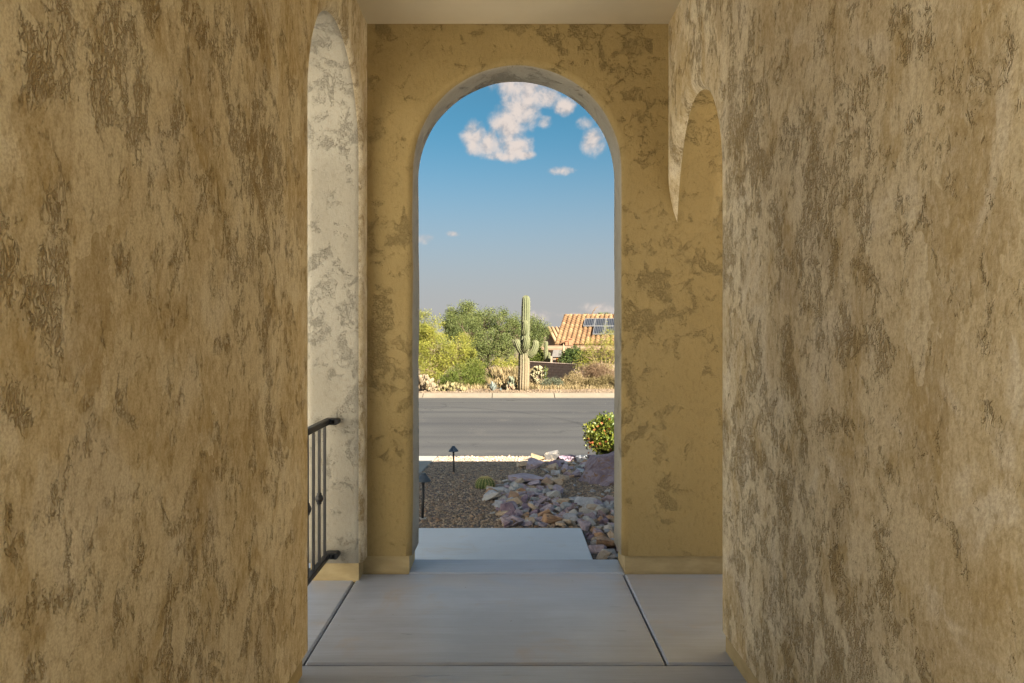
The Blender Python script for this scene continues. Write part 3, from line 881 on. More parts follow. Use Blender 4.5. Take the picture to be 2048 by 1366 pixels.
def px_blobs(bl):
    """(px, py, depth, rx px, ry px) -> centre and radii in metres"""
    return [(W(px, py, Y), rx / F * Y, ry / F * Y) for px, py, Y, rx, ry in bl]

def bush(name, label, cat, base, blobs, m_leaf, m_wood, nc=60, nl=40, leaf=(.08, .025), spread=.22, seed=1, trunk=.06, stems=1, twigs=.4, group=None, up=0.0, leafname='crown', depthk=.8, woodname='trunk', fork=.3):
    """a plant: limbs reach from the base into leaf clumps that fill uneven lobes"""
    r = random.Random(seed)
    t = thing(name, base, label, cat, group)
    B = px_blobs(blobs); cents = []; wood = MB()
    base = Vector(base)
    area = sum(rx * ry for _, rx, ry in B)
    roots = []
    for k in range(stems):
        a = 2 * PI * k / max(1, stems) + r.random()
        roots.append(base + Vector((math.cos(a), math.sin(a), 0)) * (.0 if stems == 1 else trunk * 2.2))
    for bi, (c, rx, rz) in enumerate(B):
        n = max(3, int(nc * rx * rz / area * len(B) ** 0))
        q = roots[bi % len(roots)]
        h = c.z - base.z
        k1 = base.lerp(c, fork) + Vector((r.uniform(-.1, .1), r.uniform(-.1, .1), .12 * h))
        k1 = q.lerp(k1, 1.0)
        k2 = k1.lerp(c, .6) + Vector((r.uniform(-.12, .12), r.uniform(-.1, .1), .05 * h))
        wood.tube([q - Vector((0, 0, .1)), q.lerp(k1, .5) + Vector((r.uniform(-.05, .05), 0, 0)), k1, k2, c], [trunk, trunk * .85, trunk * .7, trunk * .42, trunk * .2], 6)
        for _ in range(n):
            while True:
                v = Vector((r.uniform(-1, 1), r.uniform(-1, 1), r.uniform(-1, 1)))
                if .16 < v.length < 1: break
            v *= 1 + .18 * noise.noise(v * 2.3 + Vector((seed, bi, 0)))
            p = c + Vector((v.x * rx, v.y * rx * depthk, v.z * rz))
            if p.z < base.z + .05: p.z = base.z + r.uniform(.05, .3)
            cents.append(p)
            if r.random() < twigs:
                mid = k2.lerp(p, .55) + Vector((r.uniform(-.08, .08), r.uniform(-.08, .08), r.uniform(-.02, .08)))
                wood.tube([k2.lerp(c, r.random() * .8), mid, p], [trunk * .22, trunk * .13, trunk * .05], 4, smooth=False)
    sp = np.array([spread * r.uniform(.55, 1.35) for _ in cents])
    V, Fc = leaf_cloud([tuple(c) for c in cents], nl, sp, leaf[0], leaf[1], up, seed)
    crown = np_mesh(leafname, V, Fc, m_leaf, t)
    w_ = wood.build(woodname, m_wood, t)
    return t

def gz(px, Y): return Vector(((px - VX) / F * Y, Y, ground(0, Y)))

leafy('leaf_yellowgreen', [(0, (0.103, 0.111, 0.017)), (.45, (0.178, 0.183, 0.029)), (.8, (0.253, 0.243, 0.043)), (1, (0.319, 0.263, 0.056))])
leafy('leaf_lime', [(0, (0.047, 0.068, 0.012)), (.5, (0.096, 0.123, 0.021)), (1, (0.164, 0.171, 0.041))])
leafy('leaf_olive', [(0, (0.050, 0.068, 0.019)), (.5, (0.096, 0.117, 0.036)), (.85, (0.141, 0.157, 0.048)), (1, (0.191, 0.187, 0.056))])
leafy('leaf_far', [(0, (0.055, 0.083, 0.030)), (.5, (0.088, 0.121, 0.061)), (1, (0.143, 0.165, 0.077))])
leafy('leaf_dark', [(0, (.02, .035, .01)), (.5, (.05, .08, .02)), (.85, (.10, .12, .03)), (1, (.28, .12, .03))])
leafy('leaf_dry', [(0, (0.074, 0.056, 0.022)), (.5, (0.136, 0.105, 0.043)), (1, (0.198, 0.161, 0.074))])
leafy('leaf_sage', [(0, (0.050, 0.062, 0.037)), (.5, (0.087, 0.099, 0.062)), (1, (0.136, 0.143, 0.093))])
leafy('leaf_twig', [(0, (0.099, 0.059, 0.034)), (.5, (0.161, 0.105, 0.062)), (1, (0.236, 0.174, 0.105))])
leafy('grass_straw', [(0, (0.090, 0.084, 0.036)), (.35, (0.168, 0.126, 0.060)), (.7, (0.264, 0.198, 0.102)), (1, (0.348, 0.282, 0.168))], trans=.25)
leafy('leaf_shrub', [(0, (.030, .055, .010)), (.4, (.075, .105, .016)), (.75, (.14, .155, .024)), (1, (.20, .185, .035))], rough=.4, trans=.3)
leafy('petal', [(0, (.32, .035, .03)), (.5, (.36, .09, .035)), (1, (.34, .14, .06))], trans=.3)
matte('bark', (.06, .042, .028), (.13, .095, .065), 14, .9, .006)
matte('bark_tan', (.14, .095, .055), (.24, .17, .11), 14, .9, .006)
matte('pad_tan', (0.117, 0.090, 0.054), (0.189, 0.149, 0.099), 9, .7, .002)
matte('pad_yellow', (0.099, 0.086, 0.036), (0.171, 0.144, 0.068), 9, .7, .002)
matte('pad_grey', (.075, .085, .055), (.12, .125, .085), 9, .7, .002)
matte('agave_blue', (.14, .165, .15), (.21, .235, .215), 6, .5, .001)
matte('cholla', (0.147, 0.125, 0.065), (0.225, 0.199, 0.121), 40, .8, .004)
matte('palm_green', (.03, .05, .015), (.07, .10, .03), 8, .5, 0)

# ------------------------------------------------------------------ saguaro
def sag_mat(name, lo, hi, base_z):
    def fn(t, b, out):
        o = t.obj()
        n = t.noise(o, 5, 4, .6); f = t.noise(t.scale(o, (1, 1, .4)), 40, 3, .6)
        sep = t.new('ShaderNodeSeparateXYZ'); t.put(sep.inputs[0], o)
        green = t.mix(n, lo, hi)
        bark = t.mix(f, (.088, .065, .034), (.16, .122, .070))
        k = t.smooth(t.math('ADD', sep.outputs[2], t.math('MULTIPLY', t.math('SUBTRACT', n, .5), .7)), base_z + 1.5, base_z + .75)
        c = t.mix(t.math('MULTIPLY', k, .95), green, bark)                 # woody corking low on old stems
        t.put(b.inputs['Base Color'], c)
        b.inputs['Roughness'].default_value = .7
        bump(t, b, f, .01)
    return mat(name, fn)
sag_mat('saguaro_skin', (.052, .060, .025), (.088, .094, .040), -.6)
matte('saguaro_arm', (0.062, 0.070, 0.031), (0.101, 0.103, 0.048), 8, .7, .004)
matte('saguaro_tip', (0.204, 0.180, 0.120), (0.276, 0.240, 0.168), 30, .8, .003)
SY = 24.2
sg = gz(1047, SY)
sag = thing('saguaro', sg, 'tall saguaro cactus with five stubby arms standing beyond the kerb', 'cactus')
def sag_limb(name, pts, rad, m, ribs=15, dep=.07, parent=sag, tipm=True):
    P = [Vector(p) for p in pts]; Rr = list(rad)
    d = (P[-1] - P[-2]).normalized(); r0 = Rr[-1]; e = P[-1]
    for k in range(1, 6):
        a = PI / 2 * k / 5
        P.append(e + d * r0 * 1.05 * math.sin(a)); Rr.append(max(.004, r0 * math.cos(a)))
    m_ = MB(); m_.tube(P, Rr, ribs * 6, True, True, ribs, dep); o = m_.build(name, m, parent)
    sp = MB()                                                             # spines stand along each rib
    side = None
    for i in range(len(P) - 1):
        a_, b_ = P[i], P[i+1]; L = (b_ - a_).length; nst = max(1, int(L / .035))
        for q in range(nst):
            c = a_.lerp(b_, q / nst); rr = Rr[i] + (Rr[i+1] - Rr[i]) * q / nst
            dd = (b_ - a_).normalized(); s1 = dd.cross(Vector((0, 0, 1)) if abs(dd.z) < .9 else Vector((1, 0, 0))).normalized(); s2 = dd.cross(s1)
            for k in range(ribs):
                an = 2 * PI * k / ribs
                nrm = s1 * math.cos(an) + s2 * math.sin(an)
                for _ in range(2):
                    t0 = c + nrm * rr * (1 + dep); dr = (nrm + Vector((rnd.uniform(-1, 1), rnd.uniform(-1, 1), rnd.uniform(-1, 1))) * .8).normalized()
                    w_ = dr.cross(nrm + Vector((.1, .2, .3))).normalized() * .0022
                    sp.add([t0 - w_, t0 + w_, t0 + dr * .03], [(0, 1, 2)])
    tag(sp.build('spines', 'saguaro_tip', o), kind='stuff')
    return o
def sp_(px, py, dy=0.0): return W(px, py, SY + dy)
pxm = SY / F
sag_limb('stem', [sp_(1047, 783), sp_(1047, 770), sp_(1048, 740), sp_(1048, 712), sp_(1048.5, 690), sp_(1051, 660), sp_(1051.5, 630), sp_(1052, 606), sp_(1052, 598)],
         [10.2 * pxm, 10.2 * pxm, 10.4 * pxm, 10 * pxm, 8.6 * pxm, 7.6 * pxm, 8.0 * pxm, 7.7 * pxm, 7.0 * pxm], 'saguaro_skin', 13, .12)
sag_limb('arm', [sp_(1050, 704), sp_(1049, 698, -.2), sp_(1052, 690, -.30), sp_(1054, 678, -.30)], [4 * pxm, 6.6 * pxm, 6.8 * pxm, 5.8 * pxm], 'saguaro_arm', 11, .11)
sag_limb('arm', [sp_(1047, 672), sp_(1048, 666, -.12), sp_(1050.5, 656, -.18), sp_(1051, 646, -.18)], [3 * pxm, 5.4 * pxm, 5.6 * pxm, 5 * pxm], 'saguaro_arm', 10, .11)
sag_limb('arm', [sp_(1048, 706), sp_(1043, 703, -.12), sp_(1038, 694, -.15), sp_(1034, 684, -.15)], [4 * pxm, 6.4 * pxm, 6.6 * pxm, 5.6 * pxm], 'saguaro_arm', 11, .11)
sag_limb('arm', [sp_(1046, 703, .05), sp_(1038, 698, .16), sp_(1031, 689, .2), sp_(1028, 682, .2)], [3.5 * pxm, 4.6 * pxm, 4.4 * pxm, 3.6 * pxm], 'saguaro_arm', 12)
sag_limb('arm', [sp_(1051, 710), sp_(1059, 709, -.05), sp_(1067, 703, -.08), sp_(1071, 692, -.1), sp_(1071.5, 686, -.1)], [4 * pxm, 6.6 * pxm, 7 * pxm, 6.4 * pxm, 5.6 * pxm], 'saguaro_arm', 11, .11)

# small columnar cacti on the lot behind
def column(base, h, r_, label):
    t = thing('columnar_cactus', base, label, 'cactus', 'slim columnar cacti')
    sag_limb('stem', [base, base + Vector((0, 0, h * .5)), base + Vector((.01, 0, h))], [r_ * .9, r_, r_ * .85], 'saguaro_arm', 9, .09, t)
column(W(1092, 728, 33), 42 / F * 33, 4.0 / F * 33, 'pale slim columnar cactus at the left end of the patio roof')
column(W(1098, 728, 33.3), 21 / F * 33, 3.0 / F * 33, 'short columnar cactus right beside the slim one')

# ------------------------------------------------------------------ agave, prickly pears, cholla
def agave(px, Y, r_, n, label):
    t = thing('agave', gz(px, Y), label, 'succulent', 'blue-grey agaves by the kerb')
    for k in range(n):
        a = k * 2.39996; e = R(32 + 52 * (k / n)); L = r_ * rnd.uniform(.85, 1.1) * (.8 + .35 * k / n)
        out = Vector((math.cos(a), math.sin(a), 0)); sdv = Vector((-math.sin(a), math.cos(a), 0)); w_ = r_ * .105
        m = MB(); vs = []
        for i in range(6):
            s = i / 5; p = out * (L * s * math.cos(e)) + Vector((0, 0, L * s * math.sin(e) + .05 * L * math.sin(PI * s) ))
            ww = w_ * (1.0, 1.15, 1.05, .8, .45, .03)[i]
            vs += [p - sdv * ww + Vector((0, 0, ww * .5)), p, p + sdv * ww + Vector((0, 0, ww * .5)), p + Vector((0, 0, -.3 * ww))]
        fs = []
        for i in range(5):
            for q in range(4): fs.append((i*4+q, i*4+(q+1) % 4, (i+1)*4+(q+1) % 4, (i+1)*4+q))
        m.add(vs, fs, False); m.build('leaf', 'agave_blue', t, True)
agave(985, 23.9, .31, 24, 'blue-grey spiky agave left of the saguaro by the kerb')
agave(1001, 23.8, .12, 14, 'tiny pale agave just right of the larger one')

def pad_mesh(n=10):
    vs = [(0, 0, 0)]; prof = []
    V = []
    for i in range(5):
        s = i / 4; h = s; w_ = (.22, .75, 1.0, .85, .25)[i] * .42
        for k in range(n):
            a = 2 * PI * k / n
            V.append((w_ * math.cos(a), w_ * math.sin(a) * .24, h))
    fs = [(i*n+k, i*n+(k+1) % n, (i+1)*n+(k+1) % n, (i+1)*n+k) for i in range(4) for k in range(n)]
    fs += [tuple(range(n-1, -1, -1)), tuple(range(4*n, 5*n))]
    return V, fs
PV, PF = pad_mesh()
def prickly(base, w, h, size, m, label, seed, trunk=False):
    r = random.Random(seed)
    t = thing('prickly_pear', base, label, 'cactus')
    me = None
    n = int(10 + 26 * w * h / (size * size * 9))
    def pad(p, s, ry, rz):
        nonlocal me
        if me is None:
            b = MB(); b.add(PV, PF, True); o = b.build('pad', m, t, True); me = o.data
        else:
            o = bpy.data.objects.new('pad', me); COL.objects.link(o); attach(o, t, True)
        o.location = p; o.scale = (s * r.uniform(.8, 1.15), s, s); o.rotation_euler = (r.uniform(-.3, .3), ry, rz)
    for i in range(n):
        x = r.uniform(-.5, .5) * w; y = r.uniform(-.5, .5) * min(w, .8); zmax = h * (1 - (2 * x / w) ** 2 * .6)
        lv = r.random() ** .7
        z = lv * max(0, zmax - size)
        pad(Vector((x, y, z - .03)), size * r.uniform(.75, 1.1), r.uniform(-.7, .7), r.uniform(0, PI))
    return t
prickly(gz(847, 23.7), 40 / F * 24, 44 / F * 24, .17, 'pad_tan', 'big pinkish-tan prickly pear clump beside the left edge of the opening', 3)
prickly(gz(872, 24.0), 18 / F * 24, 26 / F * 24, .14, 'pad_tan', 'small tan prickly pear just right of the big clump', 13)
prickly(gz(905, 24.0), 52 / F * 24, 22 / F * 24, .13, 'pad_yellow', 'low yellowish prickly pear spread under the lime green bush', 4)
prickly(gz(1022, 24.3), 15 / F * 24, 34 / F * 24, .15, 'pad_grey', 'upright grey-green prickly pear between the agave and the saguaro', 8)
prickly(gz(1021, 24.15), 12 / F * 24, 20 / F * 24, .12, 'bark_tan', 'dead brown prickly pear stump at the foot of the grey-green one', 9)

def cholla(px, Y, w, h, label, seed):
    r = random.Random(seed); b = gz(px, Y)
    t = thing('cholla', b, label, 'cactus')
    tr = MB(); tr.tube([(0, 0, -.1), (.02, 0, h * .3), (0, .02, h * .6)], [.05, .045, .03], 8); tr.build('trunk', 'bark', t, True)
    me = None
    for i in range(64):
        a = r.uniform(0, 2 * PI); z = h * (.22 + .72 * r.random()); rr = w * .5 * math.sqrt(r.random()) * (1 - abs(z / h - .62) * .9)
        if me is None:
            m = MB(); lathe(m, [(.006, -.06), (.022, -.05), (.028, 0), (.025, .045), (.008, .062)], 9); o = m.build('segment', 'cholla', t, True); me = o.data
        else: o = bpy.data.objects.new('segment', me); COL.objects.link(o); attach(o, t, True)
        o.location = (rr * math.cos(a), rr * math.sin(a), z); o.rotation_euler = (r.uniform(-1.2, 1.2), r.uniform(-1.2, 1.2), 0); k = r.uniform(.9, 1.6); o.scale = (k, k, k)
cholla(1074, 25.0, 26 / F * 25, 46 / F * 25, 'pale knobbly cholla cactus right behind the saguaro', 5)

# ------------------------------------------------------------------ trees and shrubs of the lot
G1 = 'trees on the desert lot'
bush('palo_verde', 'big yellow-green palo verde filling the left side of the view', 'tree', gz(872, 27.5),
     [(815, 700, 27.4, 45, 60), (848, 672, 27.6, 34, 44), (872, 700, 27.2, 44, 50), (905, 722, 27, 42, 46), (925, 700, 27.6, 30, 34), (850, 738, 26.6, 50, 34), (940, 735, 27, 26, 30), (836, 650, 27.8, 30, 30), (862, 658, 27.6, 24, 26), (800, 690, 27.8, 40, 60)],
     'leaf_yellowgreen', 'bark_tan', nc=420, nl=95, leaf=(.085, .018), spread=.24, seed=2, trunk=.06, stems=3, twigs=.5, group=G1, up=.4)
bush('lime_bush', 'lime green bush low in front of the palo verde near the agave', 'shrub', gz(935, 25.4),
     [(925, 752, 25.4, 34, 22), (950, 748, 25.5, 26, 26), (900, 757, 25.2, 24, 18), (962, 762, 25.3, 18, 14)],
     'leaf_lime', 'bark_tan', nc=190, nl=70, leaf=(.07, .015), spread=.17, seed=3, trunk=.02, stems=4, group='shrubs on the desert lot', up=.7)
bush('mesquite_tree', 'olive green mesquite with dark forked trunk left of the saguaro', 'tree', gz(958, 30),
     [(935, 665, 30, 32, 32), (962, 652, 30.5, 30, 30), (985, 690, 29.5, 40, 34), (1010, 655, 30, 34, 30), (1012, 700, 29.6, 36, 26), (1035, 672, 30.4, 26, 32), (955, 705, 29.4, 34, 30), (975, 632, 30.8, 18, 18), (1002, 632, 30.6, 14, 16)],
     'leaf_olive', 'bark', nc=420, nl=80, leaf=(.085, .020), spread=.25, seed=4, trunk=.10, stems=2, twigs=.5, group=G1, fork=.38)
bush('tall_tree', 'tall ragged-topped green tree behind the palo verde', 'tree', gz(915, 37),
     [(905, 650, 37, 22, 26), (935, 628, 37.4, 20, 22), (922, 660, 37, 28, 26), (948, 650, 37, 20, 24), (902, 630, 37.5, 12, 15)],
     'leaf_olive', 'bark', nc=220, nl=75, leaf=(.12, .028), spread=.30, seed=5, trunk=.12, stems=1, twigs=.5, group=G1, fork=.45)
bush('feathery_tree', 'grey-green feathery tree right behind the saguaro', 'tree', gz(1066, 36),
     [(1064, 662, 36, 24, 22), (1078, 668, 36.2, 16, 16), (1048, 680, 36, 24, 22), (1072, 690, 35.8, 18, 20), (1030, 650, 36.5, 16, 18), (1084, 658, 36.2, 13, 16), (1062, 645, 36.4, 14, 12)],
     'leaf_olive', 'bark', nc=220, nl=75, leaf=(.11, .022), spread=.27, seed=6, trunk=.09, stems=2, twigs=.5, group=G1, fork=.4)
bush('green_bush', 'bright green bush above the left end of the dark wall', 'shrub', gz(1078, 33.5),
     [(1078, 708, 33.5, 14, 12), (1070, 718, 33.4, 14, 9), (1086, 715, 33.6, 10, 10)],
     'leaf_lime', 'bark', nc=70, nl=60, leaf=(.09, .025), spread=.2, seed=7, trunk=.03, stems=2, group='shrubs on the desert lot')
bush('orange_shrub', 'dark green shrub with orange tints under the patio roof', 'shrub', gz(1141, 31.5),
     [(1138, 712, 31.5, 14, 13), (1150, 705, 31.5, 12, 12), (1133, 720, 31.4, 10, 9)],
     'leaf_dark', 'bark', nc=80, nl=70, leaf=(.07, .028), spread=.16, seed=8, trunk=.03, stems=3, group='shrubs on the desert lot')
bush('wispy_tree', 'sparse wispy yellow-olive tree in front of the tiled house', 'tree', gz(1205, 27.5),
     [(1180, 712, 27.5, 24, 24), (1205, 700, 27.4, 26, 26), (1225, 712, 27.6, 30, 34), (1200, 735, 27.2, 30, 22), (1170, 735, 27.3, 18, 16), (1212, 668, 27.6, 18, 22), (1180, 690, 27.8, 14, 14), (1245, 690, 27.5, 26, 34)],
     'leaf_yellowgreen', 'bark_tan', nc=280, nl=26, leaf=(.08, .014), spread=.25, seed=9, trunk=.045, stems=4, twigs=.95, group=G1, up=.4)
bush('bare_shrub', 'leafless pinkish-brown shrub in front of the sunlit wall', 'shrub', gz(1192, 26.6),
     [(1180, 750, 26.6, 22, 16), (1205, 748, 26.5, 22, 18), (1222, 755, 26.6, 18, 16), (1192, 738, 26.8, 20, 14)],
     'leaf_twig', 'bark_tan', nc=260, nl=34, leaf=(.10, .010), spread=.18, seed=10, trunk=.018, stems=5, twigs=1.0, group='shrubs on the desert lot')
bush('olive_scrub', 'low olive and straw scrub along the verge at the right', 'shrub', gz(1195, 25.1),
     [(1168, 770, 25.1, 20, 9), (1192, 768, 25, 22, 11), (1216, 766, 25.2, 20, 13), (1236, 764, 25, 20, 15)],
     'leaf_dry', 'bark_tan', nc=150, nl=50, leaf=(.085, .014), spread=.16, seed=11, trunk=.012, stems=6, twigs=.7, group='shrubs on the desert lot', up=.6)
bush('sage_bush', 'grey-green sage bush at the foot of the dark wall', 'shrub', gz(1102, 24.8),
     [(1094, 769, 24.8, 14, 9), (1108, 767, 24.9, 15, 10), (1118, 770, 24.8, 10, 7)],
     'leaf_sage', 'bark_tan', nc=90, nl=50, leaf=(.07, .014), spread=.13, seed=12, trunk=.01, stems=5, group='shrubs on the desert lot', up=.6)
bush('yellow_shrub', 'pale yellow dry shrub in front of the gap in the wall', 'shrub', gz(1145, 25.0),
     [(1140, 765, 25, 14, 12), (1152, 760, 25.1, 13, 16), (1128, 770, 24.9, 10, 8)],
     'grass_straw', 'bark_tan', nc=90, nl=45, leaf=(.09, .013), spread=.15, seed=14, trunk=.01, stems=5, group='shrubs on the desert lot', up=.6)
bush('lime_shrub', 'small yellow-green shrub between the mesquite and the saguaro', 'shrub', gz(1008, 27.2),
     [(1000, 735, 27.2, 16, 16), (1018, 742, 27, 14, 16), (990, 750, 27, 12, 10), (1030, 725, 27.4, 12, 12)],
     'leaf_yellowgreen', 'bark_tan', nc=110, nl=42, leaf=(.08, .015), spread=.2, seed=15, trunk=.015, stems=5, twigs=.8, group='shrubs on the desert lot', up=.6)
# young green stalk in front of the wall
st = thing('leafy_stalk', gz(1092, 26), 'single pale green leafy stalk standing before the dark wall', 'plant')
b_ = gz(1092, 26)
m = MB(); m.tube([b_, W(1091, 748, 26), W(1092, 736, 26)], [.014, .011, .005], 6); m.build('stem', 'agave_blue', st)
V, Fc = leaf_cloud([tuple(W(1091.5, y, 26)) for y in range(737, 772, 3)], 12, .09, .12, .022, .5, 3); np_mesh('leaves', V, Fc, 'leaf_lime', st)

# dry grass between the shrubs
def grass(name, n, boxes, label):
    Vs = []; Fs = []
    g_ = np.random.default_rng(21)
    for k in range(n):
        x0, x1, y0, y1, h0, h1 = boxes[k % len(boxes)]
        Y = g_.uniform(y0, y1); X = (g_.uniform(x0, x1) - VX) / F * 25
        h = g_.uniform(h0, h1); a = g_.uniform(0, 2 * PI); ln = g_.normal(0, .35) * h
        w_ = .006 + .004 * g_.random(); dx, dy = math.cos(a), math.sin(a)
        z = ground(X, Y) - .02
        i = len(Vs)
        Vs += [(X - dy * w_, Y + dx * w_, z), (X + dy * w_, Y - dx * w_, z), (X + dx * ln + dy * w_ * .3, Y + dy * ln, z + h), (X + dx * ln * .4 - dy * w_, Y + dy * ln * .4, z + h * .6)]
        Fs.append((i, i + 1, i + 2, i + 3))
    return tag(np_mesh(name, np.array(Vs), np.array(Fs), 'grass_straw'), label, kind='stuff')
grass('dry_grass', 8000, [(975, 1045, 24.6, 27.5, .15, .5), (1052, 1165, 24.7, 26.0, .10, .34), (1060, 1160, 24.4, 25.2, .08, .22), (1150, 1260, 24.6, 25.6, .06, .2), (800, 980, 24.5, 26, .08, .25), (985, 1040, 26, 28, .4, .8)], 'straw-coloured dry grass between the shrubs')

# ------------------------------------------------------------------ flowering shrub at the street
fs_ = thing('flowering_shrub', (1.36, 10.6, ground(1.36, 10.6)), 'yellow-green shrub with red and orange flowers at the right edge by the street', 'shrub')
fb = Vector(fs_.location); rr_ = random.Random(4); cents = []; wood = MB()
for k in range(380):
    while True:
        v = Vector((rr_.uniform(-1, 1), rr_.uniform(-1, 1), rr_.uniform(-1, 1)))
        if .35 < v.length < 1: break
    c = fb + Vector((.16 + v.x * .42, v.y * .36, .37 + v.z * .30)) * 1.0 + Vector((.0, 0, .02 * rr_.random()))
    cents.append(c)
    if k % 6 == 0: wood.tube([fb + Vector((.1 + rr_.uniform(-.08, .08), 0, -.03)), fb.lerp(c, .5) + Vector((.05, 0, .05)), c], [.010, .007, .003], 5)
V, Fc = leaf_cloud([tuple(c) for c in cents], 25, .085, .046, .025, .2, 5)
np_mesh('foliage', V, Fc, 'leaf_shrub', fs_)
wood.build('stems', 'bark', fs_)
fl = [(1177, 878), (1203, 846), (1196, 852), (1208, 862), (1212, 866), (1186, 886), (1184, 884), (1202, 889), (1213, 883), (1212, 884), (1193, 893), (1220, 838), (1221, 899), (1180, 884), (1200, 887), (1219, 858), (1189, 860), (1178, 905), (1180, 895)]
for i, (px, py) in enumerate(fl):
    c = W(px, py, fb.y - .30 - .06 * rr_.random())
    V, Fc = leaf_cloud([tuple(c)], rr_.randint(5, 10), .016, .026, .016, 0, 60 + i); np_mesh('flower', V, Fc, 'petal', fs_)

# ------------------------------------------------------------------ block wall of the far lot
matte('block_shade', (0.311, 0.228, 0.192), (0.437, 0.338, 0.282), 7, .9, .003)  # paler copy of the blocks, lifting the tone of the shaded wall
matte('block_sun', (0.180, 0.132, 0.102), (0.228, 0.174, 0.132), 7, .9, .003)  # darker copy of the same blocks for the sunlit wall
matte('mortar', (.15, .115, .095), (.20, .155, .13), 9, .95, .002)
def block_wall(a, b, z1, rows, cl, ch, m, label, capm):
    """courses of separate blocks laid between two points"""
    d = (b - a); L = d.length; ang = math.atan2(d.y, d.x)
    t = thing('block_wall', (a.x, a.y, z1 - rows * ch), label, 'wall', rz=ang)
    k = MB(); k.box(.01, L - .01, -.04, .04, -.3, rows * ch); k.build('mortar_core', 'mortar', t, True)
    me = None
    for r_ in range(rows):
        off = cl / 2 if r_ % 2 else 0
        n = int(L / cl) + 1
        for q in range(n):
            x0 = q * cl - off; x1 = x0 + cl
            x0, x1 = max(0, x0), min(L, x1)
            if x1 - x0 < .05: continue
            if x1 - x0 > cl - .01:
                if me is None:
                    mm = MB(); mm.bbox(-cl / 2 + .005, cl / 2 - .005, -.055, .055, .005, ch - .005, .004); o = mm.build('brick', m, t, True); me = o.data
                else: o = bpy.data.objects.new('brick', me); COL.objects.link(o); attach(o, t, True)
                o.location = ((x0 + x1) / 2, rnd.uniform(-.004, .004), r_ * ch)
            else:
                mm = MB(); mm.bbox(x0 + .005, x1 - .005, -.055, .055, r_ * ch + .005, r_ * ch + ch - .005, .004); mm.build('brick', m, t, True)
    c = MB(); c.bbox(-.02, L + .02, -.075, .075, rows * ch, rows * ch + .04, .008); c.build('coping', capm, t, True)
    return t
zt_ = EYE - 64 / F * 29
wr = Vector(((1155 - VX) / F * 29, 29, 0)); wl = Vector(((1040 - VX) / F * 32.2, 32.2, 0))
block_wall(wl, wr, zt_ - .04, 11, .30, .115, 'block_shade', 'dark shaded brown block wall right of the saguaro', 'block_shade')
wr2 = Vector(((1163 - VX) / F * 29, 29.05, 0))
block_wall(wr2, wr2 + Vector((4.5, .1, 0)), zt_ - .04, 11, .30, .115, 'block_sun', 'sunlit pinkish block wall behind the bare shrub', 'block_sun')
pl = thing('wall_pillar', (wr.x + .06, 29, zt_ - 1.3), 'narrow block pillar between the shaded and the sunlit wall', 'pillar')
m = MB(); m.bbox(-.05, .05, -.06, .06, -.2, 1.32, .008); m.build('shaft', 'block_sun', pl, True)
m = MB(); m.bbox(-.07, .07, -.08, .08, 1.32, 1.37, .008); m.build('cap', 'block_sun', pl, True)

# ------------------------------------------------------------------ tiled house
def tile_fn(t, b, out):
    n = t.noise(t.obj(), 3, 3, .6); r_ = t.new('ShaderNodeObjectInfo').outputs['Random']
    c = t.ramp(t.math('ADD', t.math('MULTIPLY', r_, .7), t.math('MULTIPLY', n, .3)), [(0, (0.102, 0.049, 0.022)), (.35, (0.154, 0.085, 0.037)), (.7, (0.188, 0.117, 0.054)), (1, (0.222, 0.159, 0.090))])
    t.put(b.inputs['Base Color'], c); b.inputs['Roughness'].default_value = .8
    bump(t, b, t.noise(t.obj(), 60, 3), .003)
mat('roof_tile', tile_fn)
matte('roof_under', (.10, .055, .03), (.15, .085, .05), 8, .9, 0)
matte('fascia', (0.161, 0.104, 0.066), (0.191, 0.129, 0.086), 4, .8, .002)
matte('house_wall', (0.163, 0.122, 0.087), (0.204, 0.158, 0.117), 3, .9, .003)
matte('window_dark', (.02, .022, .025), (.04, .042, .045), 2, .2, 0, spec=.6)
matte('white_frame', (0.408, 0.402, 0.384), (0.468, 0.462, 0.444), 3, .6, 0)
matte('rust_metal', (.18, .08, .04), (.28, .14, .08), 12, .7, .001)
matte('panel_blue', (.008, .010, .016), (.014, .017, .026), 3, .35, 0, spec=.3)
matte('panel_frame', (0.252, 0.258, 0.270), (0.312, 0.318, 0.330), 6, .4, 0, metal=.6)
matte('umbrella_cloth', (0.216, 0.150, 0.084), (0.276, 0.198, 0.120), 10, .9, .002)
matte('shed_roof', (0.094, 0.085, 0.080), (0.116, 0.107, 0.099), 6, .5, .001)
matte('shed_wood', (.22, .085, .025), (.32, .14, .045), 9, .7, .002)

